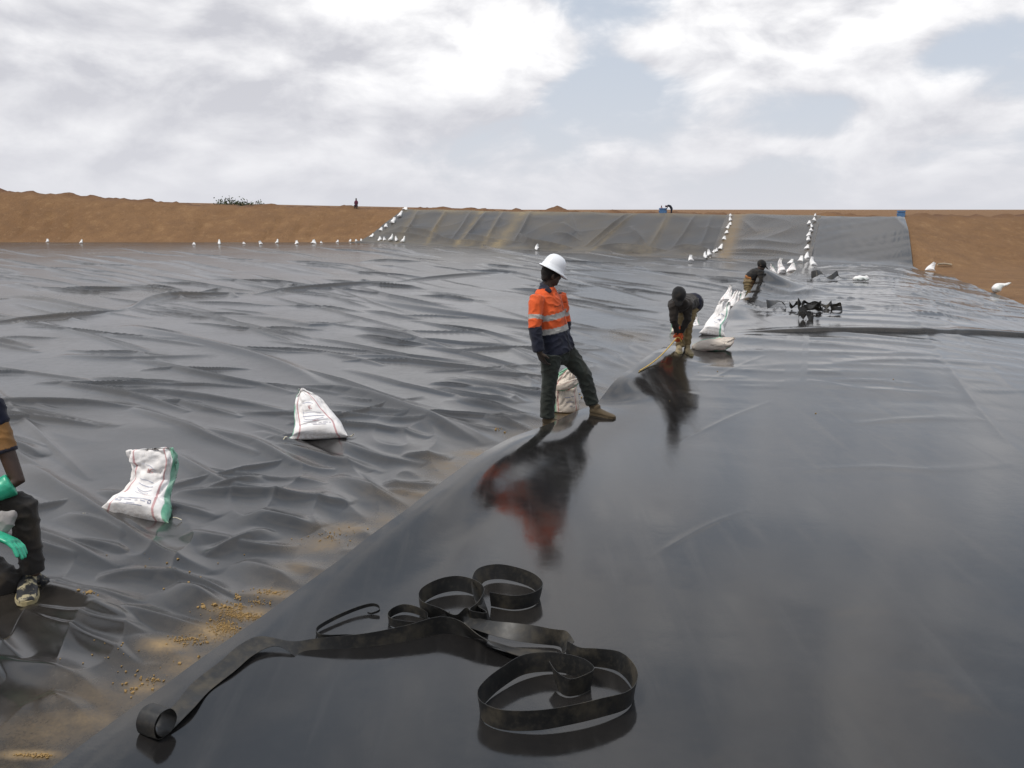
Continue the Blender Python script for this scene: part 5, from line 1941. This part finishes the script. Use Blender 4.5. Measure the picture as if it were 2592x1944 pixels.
    fuse('collar', [limb_piece([J(240, 322, .03), J(248, 340, -.03), J(278, 372, -.085), J(312, 392, -.10)], [(.012, .030), (.012, .034), (.012, .036), (.012, .02)], side=(0, -1, .3)),
                    limb_piece([J(240, 322, .03), J(262, 322, .08), J(310, 345, .09), J(335, 385, .02)], [(.012, .030), (.012, .034), (.012, .03), (.012, .02)], side=(0, 1, .3))], M_NAVY, e, 0.007, 2)
    # trousers
    tr = [limb_piece([J(352, 850, .01), J(372, 900, .02), J(380, 950, .02)], [(.165, .115), (.175, .125), (.150, .115)], side=rt, n=18, cap=.3)]
    tr += [limb_piece([hipR, hipR * .5 + knR * .5, knR, knR * .5 + anR * .5, anR * .95 + knR * .05, anR + np.array([0, 0, -.02])], [.108, .096, .080, .074, .072, .074], n=16, cap=.15),
           limb_piece([hipL, hipL * .5 + knL * .5, knL, knL * .5 + anL * .5, anL + np.array([0, 0, .0])], [.108, .096, .080, .073, .073], n=16, cap=.15)]
    tr.append(limb_piece([J(360, 900, .0), J(390, 940, .0), J(420, 960, .03)], [.09, .085, .07]))
    fuse('trousers', tr, M_GREENTROUSER, e, 0.0085, 4, 0.011, 9)
    # boots
    hR = J(258, 1522, -.01)
    zR = z_floor(hR[0], hR[1])
    hR[2] = zR
    tR = hR + np.array([.20, -.13, .012])
    tR[2] = zR + .012
    fuse('boot', shoe_pieces(hR, tR, .052, .085, anR + np.array([0, 0, -.01])), M_BOOT, e, 0.008, 3)
    sole_obj(hR, tR, .050, e, M_BOOT)
    hL = J(645, 1375, .10)
    zL = z_gloss(hL[0], hL[1])
    tL = hL + np.array([.25, -.07, 0])
    hL[2] = zL
    tL[2] = z_gloss(tL[0], tL[1])
    fuse('boot', shoe_pieces(hL, tL, .052, .085, anL + np.array([0, 0, -.02])), M_BOOT, e, 0.008, 3)
    sole_obj(hL, tL, .050, e, M_BOOT)
    # gloves
    fuse('glove', [limb_piece([wrR + np.array([0, 0, .03]), wrR], [.042, .042])] + hand_pieces(wrR, J(248, 985, -.19) - wrR, (.6, .4, 0), 1.25, .55, 1), M_GLOVE_DARK, e, 0.006, 2)
    fuse('glove', hand_pieces(wrL, unit((.1, .05, -1)), (-.6, -.3, 0), 1.08, .55, -1), M_GLOVE_DARK, e, 0.006, 2)
    # hard hat: shell with a low crest, brim and peak, tipped forward
    hu = unit(up * .95 + fc * .34 + np.array([0, 0, .05]))
    hf = unit(fc - (fc @ hu) * hu)
    hl = np.cross(hu, hf)
    hc = hd + up * .050 + fc * .002
    V, F = [], []
    prof = [(1.22, -.012), (1.24, -.004), (1.20, .002), (1.04, .010), (1.0, .03), (.97, .06), (.90, .09), (.77, .117), (.56, .137), (.30, .148), (.08, .151)]
    nn = 40
    for i, (k, z) in enumerate(prof):
        for j in range(nn):
            th = 2 * math.pi * j / nn
            c_, s_ = math.cos(th), math.sin(th)
            rx, ry = .098 * k, .119 * k
            if i <= 2 and c_ > 0:
                ry += .040 * max(0, c_) ** 2
            if i <= 2:
                z2 = z - .012 * max(0, c_)
            else:
                z2 = z
            crest = .007 * math.exp(-(s_ * k / .22) ** 2) if i >= 6 else 0
            V.append(hc + hf * ry * c_ + hl * rx * s_ + hu * (z2 + crest))
    for i in range(len(prof) - 1):
        for j in range(nn):
            F.append((i * nn + j, i * nn + (j + 1) % nn, (i + 1) * nn + (j + 1) % nn, (i + 1) * nn + j))
    F.append(tuple((len(prof) - 1) * nn + j for j in range(nn)))
    V2 = len(V)
    for (k, z) in ((1.18, -.012), (1.0, -.004), (.95, .03), (.7, .09), (.05, .12)):
        for j in range(nn):
            th = 2 * math.pi * j / nn
            V.append(hc + hf * .130 * k * math.cos(th) + hl * .108 * k * math.sin(th) + hu * z)
    for i in range(4):
        for j in range(nn):
            a = V2 + i * nn
            F.append((a + j, a + nn + j, a + nn + (j + 1) % nn, a + (j + 1) % nn))
    helm = mesh_obj('hard_hat', V, F, M_HELMET, e)
    settle_children(e)


build_supervisor()


# ---- worker bending straight down over the joint, rope in hand
def build_bender():
    zc = lambda x, y: (1690 + x / 5.925, 640 + y / 5.925)
    Y0 = on(1737, 893, z_gloss)[1]
    J = lambda x, y, d: at(*zc(x, y), Y0 + d)
    e = person('worker in brown shirt and khaki trousers bent double, pulling a yellow rope', J(230, 1490, 0))
    hd = J(160, 660, -.42)
    face = unit((-.10, -.30, -.95))
    hp, HA = head_pieces(hd, face, (0, -1, .4), 1.02)
    shL, elL, wrL = J(85, 800, -.28), J(92, 1000, -.30), J(140, 1190, -.22)
    shR, elR, wrR = J(290, 800, -.22), J(300, 1000, -.24), J(195, 1190, -.20)
    hip = J(340, 760, .28)
    hL, kL, aL = J(270, 830, .20), J(190, 1110, .02), J(182, 1405, .02)
    hR, kR, aR = J(370, 820, .24), J(305, 1090, .06), J(285, 1375, .06)
    pcs = hp + [limb_piece([J(165, 720, -.34), J(185, 760, -.25)], [.055, .065]), limb_piece([J(185, 770, -.22), J(260, 740, .05), hip], [(.13, .09), (.13, .1), (.14, .11)], side=(1, .2, 0))]
    pcs += [limb_piece(q, [.045, .038, .03]) for q in ((shL, elL, wrL), (shR, elR, wrR))] + [limb_piece(q, [.07, .05, .038]) for q in ((hL, kL, aL), (hR, kR, aR))]
    fuse('body', pcs, M_SKIN, e, 0.011, 2)
    l, fc, up = HA
    fuse('cap', [ell_piece(hd - fc * .025 + up * .03, (.098, .118, .105), HA), ell_piece(hd + fc * .085 + up * .075, (.062, .075, .012), HA)], M_BLACKCLOTH, e, 0.010, 2, .003)
    sh = [limb_piece([J(178, 770, -.30), J(190, 775, -.20), J(235, 745, -.02), J(300, 735, .16), hip], [(.12, .08), (.178, .112), (.165, .122), (.155, .12), (.15, .12)], side=(1, .25, 0), n=18, cap=.4)]
    sh += [limb_piece(q, [.068, .054, .042]) for q in ((shL, elL, wrL), (shR, elR, wrR))]
    fuse('shirt', sh, M_BROWNSHIRT, e, 0.011, 3, .012, 4)
    fuse('waistband', [limb_piece([J(345, 750, .26), J(385, 770, .33)], [(.17, .14), (.165, .15)], side=(1, .1, .3), n=16, cap=.5)], M_NAVY, e, .012, 3, .006)
    tr = [limb_piece([hip, J(360, 800, .28)], [(.15, .14), (.15, .14)], side=(1, 0, 0), n=16)]
    tr += [limb_piece([a, (a + b) / 2, b, (b + c) / 2, c], [.088, .080, .070, .062, .060], cap=.2) for a, b, c in ((hL, kL, aL), (hR, kR, aR))]
    fuse('trousers', tr, M_KHAKI, e, .011, 3, .014, 7)
    for (a, px, py, m) in ((aL, (165, 1480), (115, 1510), M_CREAMSHOE), (aR, (290, 1455), (295, 1490), M_CREAMSHOE)):
        h_ = np.array(a) + np.array([.0, .04, 0])
        h_[2] = z_gloss(h_[0], h_[1])
        t_ = h_ + np.array([-.05 if a is aL else .03, -.26, 0])
        t_[2] = z_gloss(t_[0], t_[1])
        fuse('shoe', shoe_pieces(h_, t_, .048, .085, np.array(a)), M_CREAMSHOE, e, .009, 2)
        sole_obj(h_, t_, .047, e, M_SOLE)
    for (w, n_) in ((wrL, -1), (wrR, 1)):
        fuse('glove', [limb_piece([w + np.array([0, 0, .05]), w], [.05, .045])] + hand_pieces(w, unit(J(170, 1290, -.20) - w), (n_ * -.3, .5, -.2), 1.15, .9, n_), M_GLOVE_ORANGE, e, .008, 1)
    settle_children(e)
    return J


JB = build_bender()
M_ROPE = flat_mat('rope', (0.55, 0.38, 0.12), 0.9, 0.1)
rp = [JB(205, 1330, -.22), JB(185, 1290, -.24), JB(160, 1270, -.25), JB(130, 1280, -.24)]
e0, e1 = JB(60, 1330, -.3), JB(0, 1395, -.4)
for q in (e0, e1):
    rp.append(q)
PE = on(1618, 942, z_gloss) + np.array([0, 0, .012])
rp = rp[:4] + [rp[3] + (PE - rp[3]) * t + np.array([0, 0, -.05 * math.sin(math.pi * t)]) for t in (.25, .5, .75, 1.0)]
rp = np.array(rp)
rope = tube_mesh('rope', smooth_line(rp, 60), 0.008, M_ROPE, n=8)
tag(rope, 'yellow rope pulled taut from the bending worker to the sheet edge', 'rope')


# ---- worker lifting the sheet edge, and one crouching behind it
def build_lifter():
    zc = lambda x, y: (1690 + x / 5.925, 640 + y / 5.925)
    Y0 = gp(1885, 772)[1] + .25
    J = lambda x, y, d: at(*zc(x, y), Y0 + d)
    base = gp(1885, 772)
    e = person('worker in black shirt and khaki trousers leaning over to hold up the sheet edge', (J(1240, 760, 0)[0], Y0, 0.05))
    zf = 0.05
    hd = J(1405, 195, -.05)
    face = unit((.65, -.25, -.7))
    hp, HA = head_pieces(hd, face, (.6, 0, .75), 1.05)
    s1, e1, w1 = J(1400, 290, -.18), J(1400, 420, -.24), J(1420, 520, -.25)
    s2, e2, w2 = J(1370, 290, .16), J(1350, 430, -.05), J(1335, 525, -.20)
    hip = J(1235, 385, .02)
    hL, kL, aL = J(1200, 430, -.08), J(1215, 600, -.12), None
    hR, kR = J(1275, 430, .10), J(1290, 600, .02)
    aL = np.array([kL[0] - .04, kL[1] + .02, zf + .10])
    aR = np.array([kR[0] + .02, kR[1] + .06, zf + .10])
    pcs = hp + [limb_piece([J(1395, 235, -.02), J(1380, 270, 0)], [.055, .065]), limb_piece([J(1375, 285, 0), J(1300, 340, 0), hip], [(.13, .09), (.13, .1), (.13, .1)], side=(0, 1, 0))]
    pcs += [limb_piece([s1, e1, w1], [.05, .042, .034]), limb_piece([s2, e2, w2], [.05, .042, .034]), limb_piece([hL, kL, aL], [.07, .05, .038]), limb_piece([hR, kR, aR], [.07, .05, .038])]
    fuse('body', pcs, M_SKIN, e, .011, 2)
    l, fc, up = HA
    fuse('cap', [ell_piece(hd - fc * .022 + up * .035, (.098, .116, .104), HA), ell_piece(hd + fc * .10 + up * .06, (.06, .07, .012), HA)], M_BLACKCLOTH, e, .010, 2, .003)
    fuse('shirt', [limb_piece([J(1392, 265, 0), J(1375, 285, 0), J(1310, 320, .01), J(1250, 365, .02), J(1232, 385, .02)], [(.11, .085), (.205, .12), (.195, .14), (.18, .135), (.175, .135)], side=(0, 1, 0), n=18, cap=.3),
                   limb_piece([s1, s1 * .45 + e1 * .55], [.078, .070]), limb_piece([s2, s2 * .45 + e2 * .55], [.078, .070])], M_BLACKCLOTH, e, .011, 3, .010, 2)
    fuse('waistband', [limb_piece([J(1245, 368, .02), J(1230, 392, .02)], [(.172, .135), (.172, .135)], side=(0, 1, 0), n=16, cap=.3)], cloth_mat('orange_waistband', (.42, .17, .05)), e, .011, 2)
    tr = [limb_piece([J(1232, 392, .02), J(1235, 440, .02)], [(.172, .135), (.16, .13)], side=(0, 1, 0), n=16, cap=.2)]
    tr += [limb_piece([a, (a + b) / 2, b, (b + c) / 2, c], [.11, .10, .085, .075, .07], cap=.2) for a, b, c in ((hL, kL, aL), (hR, kR, aR))]
    fuse('trousers', tr, M_KHAKI, e, .011, 3, .016, 5)
    for a in (aL, aR):
        h_ = a + np.array([-.05, .02, 0])
        h_[2] = z_floor(h_[0], h_[1])
        t_ = h_ + np.array([.24, -.08, 0])
        fuse('shoe', shoe_pieces(h_, t_, .048, .08, a), M_SHOE, e, .010, 2)
    for (w, n_) in ((w1, 1), (w2, -1)):
        fuse('glove', [limb_piece([w + np.array([0, 0, .06]), w], [.045, .045])] + hand_pieces(w, unit((.1, -.3, -.9)), (.3, .8, 0), 1.1, 1.1, n_), M_GLOVE_ORANGE, e, .008, 1)
    settle_children(e)
    # the one crouching beyond, mostly hidden by the raised edge
    Y1 = Y0 + .55
    K = lambda x, y, d: at(*zc(x, y), Y1 + d)
    c = person('dark haired person crouching beside the lifted sheet edge, head low behind it', (K(1450, 700, 0)[0], Y1, .05))
    hd = K(1442, 452, 0)
    hp, HA = head_pieces(hd, unit((-.6, -.45, -.6)), (-.3, -.2, .9), 1.05)
    sh1, sh2 = K(1410, 540, -.05), K(1560, 540, .15)
    pel = np.array([K(1540, 600, .25)[0], Y1 + .30, .30])
    kn1, kn2 = np.array([pel[0] - .30, Y1 - .02, .48]), np.array([pel[0] + .05, Y1 - .08, .46])
    an1, an2 = np.array([kn1[0] + .04, Y1 + .16, .12]), np.array([kn2[0] + .02, Y1 + .16, .12])
    h1, h2 = K(1370, 560, -.25), K(1470, 560, -.25)
    el1, el2 = (sh1 + h1) / 2 + np.array([-.05, .0, -.05]), (sh2 + h2) / 2 + np.array([.05, -.02, -.08])
    fuse('body', hp + [limb_piece([K(1450, 500, .03), K(1470, 530, .06)], [.055, .065]), limb_piece([sh1, el1, h1], [.05, .042, .034]), limb_piece([sh2, el2, h2], [.05, .042, .034]),
                       limb_piece([K(1480, 545, .08), pel], [(.14, .1), (.14, .1)], side=(1, 0, 0))] + hand_pieces(h1, (-.2, -.5, -.7), (.5, 0, 0), 1, .8) + hand_pieces(h2, (-.2, -.5, -.7), (-.5, 0, 0), 1, .8, -1), M_SKIN, c, .012, 2)
    l, fc, up = HA
    fuse('hair', [ell_piece(hd - fc * .030 + up * .03, (.090, .100, .092), HA)], M_HAIR, c, .010, 2, .004)
    fuse('shirt', [limb_piece([K(1470, 530, .06), K(1485, 548, .08), pel], [(.12, .09), (.19, .12), (.18, .14)], side=(1, 0, 0), n=16), limb_piece([sh1, el1], [.075, .06]), limb_piece([sh2, el2], [.075, .06])], M_BROWNSHIRT, c, .012, 3, .01)
    fuse('trousers', [limb_piece([pel, kn1, an1], [.11, .08, .06]), limb_piece([pel, kn2, an2], [.11, .08, .06])], M_DARKTROUSER, c, .012, 3, .01)
    for a in (an1, an2):
        h_ = np.array([a[0], a[1] + .03, .06])
        fuse('shoe', shoe_pieces(h_, h_ + np.array([-.05, -.24, 0]), .046, .08, a), M_SHOE, c, .011, 2)
    settle_children(c)


build_lifter()


# ---- crouching worker at the left margin, green rubber gloves
def build_croucher():
    Yk = gp(75, 1548)[1]
    J = lambda px, py, d: at(px, py, Yk + d)
    e = person('crouching worker at the left margin in dark trousers and green rubber gloves', (J(-60, 1500, .3)[0], Yk + .35, .05))
    # right leg upright, other knee down; trunk out of frame to the left
    kn, an = J(58, 1278, .22), J(84, 1452, .20)
    hip = J(-150, 1300, .45)
    kn2, an2 = J(18, 1475, .12), J(-140, 1520, .55)
    hip2 = J(-175, 1330, .40)
    sh, el = J(-28, 1020, .28), J(44, 1218, .22)
    wr = J(-40, 1262, .10)
    sh2, el2, wr2 = J(-190, 1040, .30), J(-120, 1290, .05), J(-18, 1350, .02)
    neck = J(-100, 985, .25)
    hd = J(-70, 900, .16)
    face = unit((.55, -.5, -.55))
    hp, HA = head_pieces(hd, face, (.2, -.1, .9), 1.02)
    pcs = hp + [limb_piece([J(-85, 945, .2), neck], [.056, .065]), limb_piece([neck, J(-140, 1150, .42), J(-165, 1300, .45)], [(.13, .09), (.14, .1), (.14, .1)], side=(1, .2, 0))]
    pcs += [limb_piece([sh, (sh + el) / 2, el, el * .4 + wr * .6, wr], [.052, .047, .043, .038, .030]), limb_piece([sh2, el2, wr2], [.05, .042, .032]), limb_piece([hip, kn, an], [.075, .055, .04]), limb_piece([hip2, kn2, an2], [.075, .055, .04])]
    fuse('body', pcs, M_SKIN, e, .0085, 3)
    eyes(hd, HA, 1.02, e)
    l, fc, up = HA
    fuse('cap', [ell_piece(hd - fc * .022 + up * .035, (.096, .114, .10), HA), ell_piece(hd + fc * .115 + up * .055, (.07, .075, .012), HA)], M_RAG, e, .009, 2, .002)
    tors = [limb_piece([J(-98, 990, .26), J(-105, 1030, .30), J(-130, 1120, .40), J(-150, 1220, .45), J(-165, 1310, .45)], [(.10, .08), (.19, .115), (.185, .13), (.175, .13), (.18, .14)], side=(1, .2, 0), n=18, cap=.2)]
    tors += [limb_piece([sh, sh * .72 + el * .28], [.078, .068], cap=.2), limb_piece([sh2, sh2 * .5 + el2 * .5], [.078, .068], cap=.2)]
    fuse('shirt', tors, M_NAVY, e, .009, 3, .01, 6)
    u = unit(el - sh)
    Ls = np.linalg.norm(el - sh)
    fuse('sleeve', [limb_piece([sh + u * Ls * .22, sh + u * Ls * .45, sh + u * Ls * .60], [.064, .062, .060], cap=.05)], M_TANSLEEVE, e, .0075, 2, .006, 8)
    fuse('sleeve_cuff', [limb_piece([sh + u * Ls * .585, sh + u * Ls * .63], [.062, .061], cap=.05)], M_NAVY, e, .007, 1)
    tr = [limb_piece([hip, hip * .5 + kn * .5, kn + np.array([-.03, 0, .0]), kn, kn * .6 + an * .4, an * .95 + kn * .05], [.105, .092, .080, .078, .072, .064], n=16, cap=.25),
          limb_piece([hip2, hip2 * .5 + kn2 * .5, kn2], [.105, .095, .085], n=16, cap=.7), limb_piece([kn2, kn2 * .5 + an2 * .5, an2], [.085, .075, .065], n=16, cap=.7), limb_piece([J(-160, 1290, .45), J(-165, 1340, .45)], [(.17, .13), (.16, .13)], side=(1, .2, 0))]
    fuse('trousers', tr, M_DARKTROUSER, e, .0085, 4, .010, 11)
    h_ = J(74, 1475, .26)
    h_[2] = z_floor(h_[0], h_[1])
    t_ = gp(72, 1566)
    t_[2] = z_floor(t_[0], t_[1])
    shoe = shoe_pieces(h_, t_, .052, .095, an + np.array([0, 0, -.03]))
    shoe.append(limb_piece([an + np.array([.0, .03, -.06]), an + np.array([.03, .06, -.10]), an + np.array([.07, .08, -.13])], [.045, .045, .035]))
    fuse('shoe', shoe, M_SHOE, e, .008, 3, .004, 3)
    sole_obj(h_, t_, .056, e, M_SOLE)
    h2_ = np.array([an2[0], an2[1] + .02, z_floor(an2[0], an2[1])])
    fuse('shoe', shoe_pieces(h2_ + np.array([0, .05, .08]), h2_ + np.array([-.04, .0, 0]) + np.array([-.1, .1, .0]), .05, .09, an2), M_SHOE, e, .009, 2)
    # gauntlet on the arm across the knee, the other hand below with a rag
    d1 = unit(wr - el)
    g1 = [limb_piece([el + d1 * .03 + np.array([0, -.01, .0]), el * .6 + wr * .4, el * .25 + wr * .75, wr], [.068, .062, .050, .038], n=16, cap=.12)] + hand_pieces(wr, d1, (0, -.4, -.9), 1.12, .6, 1)
    fuse('glove', g1, M_GLOVE_GREEN, e, .007, 2, .003, 2)
    d2 = unit(J(62, 1385, -.02) - wr2)
    g2 = [limb_piece([el2 * .5 + wr2 * .5, wr2], [.055, .040], n=14, cap=.1)] + hand_pieces(wr2, d2, (-.1, -.3, -.9), 1.45, .45, -1)
    fuse('glove', g2, M_GLOVE_GREEN, e, .0055, 2)
    settle_children(e)
    # rag held in the lower hand
    a, b = J(-10, 1345, .06), J(36, 1302, .09)
    rag = fuse('rag', [limb_piece([a, (a + b) / 2 + np.array([0, 0, .02]), b], [(.055, .030), (.060, .034), (.028, .020)], side=(.6, 0, -.6), n=14, cap=.5)], M_RAG, None, .007, 1, .010, 2)
    tag(rag, 'grey rag held in the lower green glove of the crouching worker', 'rag')


build_croucher()


# ---- far figures on the crest
def build_far(px, py_bot, py_top, sit, shirt, hairm, legs, label, bend=0.0):
    c = crest_pt(px, .5)
    B = at(px, py_bot, c[1])
    s = pxm(B)
    H = (py_bot - py_top) / s
    e = person(label, B - np.array([0, 0, .25]))
    q = lambda x, y, z: B + np.array([x, y, z]) * H
    if not bend:
        fuse('body', [ell_piece(q(0, 0, .86), (.11 * H, .12 * H, .14 * H)), limb_piece([q(0, 0, .74), q(0, 0, .5)], [.07 * H, .1 * H])] + [limb_piece([q(sg * .17, 0, .58), q(sg * .23, -.1, .3), q(sg * .1, -.2, .18)], [.055 * H, .05 * H, .04 * H]) for sg in (-1, 1)], M_SKIN, e, .025, 1)
        fuse('shirt', [limb_piece([q(0, 0, .68), q(0, 0, .5), q(0, 0, .0), q(0, 0, -.3)], [(.15 * H, .1 * H), (.21 * H, .14 * H), (.2 * H, .15 * H), (.22 * H, .18 * H)], side=(1, 0, 0)), limb_piece([q(.17, 0, .58), q(.23, -.08, .32)], [.075 * H, .065 * H]), limb_piece([q(-.17, 0, .58), q(-.23, -.08, .32)], [.075 * H, .065 * H])], shirt, e, .03, 1)
        fuse('hair', [ell_piece(q(0, .02, .90), (.115 * H, .12 * H, .11 * H))], hairm, e, .025, 1)
        fuse('trousers', [limb_piece([q(.1, 0, -.1), q(.16, -.45, .12), q(.14, -.6, -.35)], [.11 * H, .09 * H, .07 * H]), limb_piece([q(-.1, 0, -.1), q(-.16, -.45, .12), q(-.14, -.6, -.35)], [.11 * H, .09 * H, .07 * H])], legs, e, .03, 1)
    else:
        k = bend
        fuse('body', [ell_piece(q(-.52 * k, 0, .74), (.13 * H, .12 * H, .13 * H)), limb_piece([q(-.40 * k, 0, .78), q(-.3 * k, 0, .8)], [.07 * H, .08 * H]), limb_piece([q(-.3 * k, -.15, .7), q(-.42 * k, -.2, .4), q(-.6 * k, -.2, .25)], [.06 * H, .05 * H, .045 * H]), limb_piece([q(-.3 * k, .15, .7), q(-.42 * k, .2, .4), q(-.6 * k, .2, .25)], [.06 * H, .05 * H, .045 * H])], M_SKIN, e, .025, 1)
        fuse('shirt', [limb_piece([q(-.35 * k, 0, .80), q(-.22 * k, 0, .85), q(.05 * k, 0, .78), q(.25 * k, 0, .45)], [(.14 * H, .1 * H), (.2 * H, .15 * H), (.19 * H, .17 * H), (.18 * H, .18 * H)], side=(0, 1, 0))], shirt, e, .03, 1)
        fuse('hair', [ell_piece(q(-.52 * k, 0, .80), (.13 * H, .125 * H, .11 * H))], hairm, e, .025, 1)
        fuse('trousers', [limb_piece([q(.25 * k, -.1, .45), q(.2 * k, -.12, .1), q(.2 * k, -.1, -.4)], [.15 * H, .12 * H, .1 * H]), limb_piece([q(.25 * k, .1, .45), q(.25 * k, .12, .1), q(.25 * k, .1, -.4)], [.15 * H, .12 * H, .1 * H])], legs, e, .03, 1)
    settle_children(e)


build_far(902, 521, 502, True, M_MAGENTA, M_HAIR, M_DARKTROUSER, 'lone distant person in plum clothes sitting on the crest of the left bank')
build_far(1674, 535, 520, True, M_PINK, M_PINK, M_BLACKCLOTH, 'distant person in pink behind the blue crate on the far crest')
build_far(1695, 537, 518, False, M_NAVY, M_MAGENTA, M_NAVY, 'distant person in navy stooping beside the blue crate on the far crest', bend=1.0)
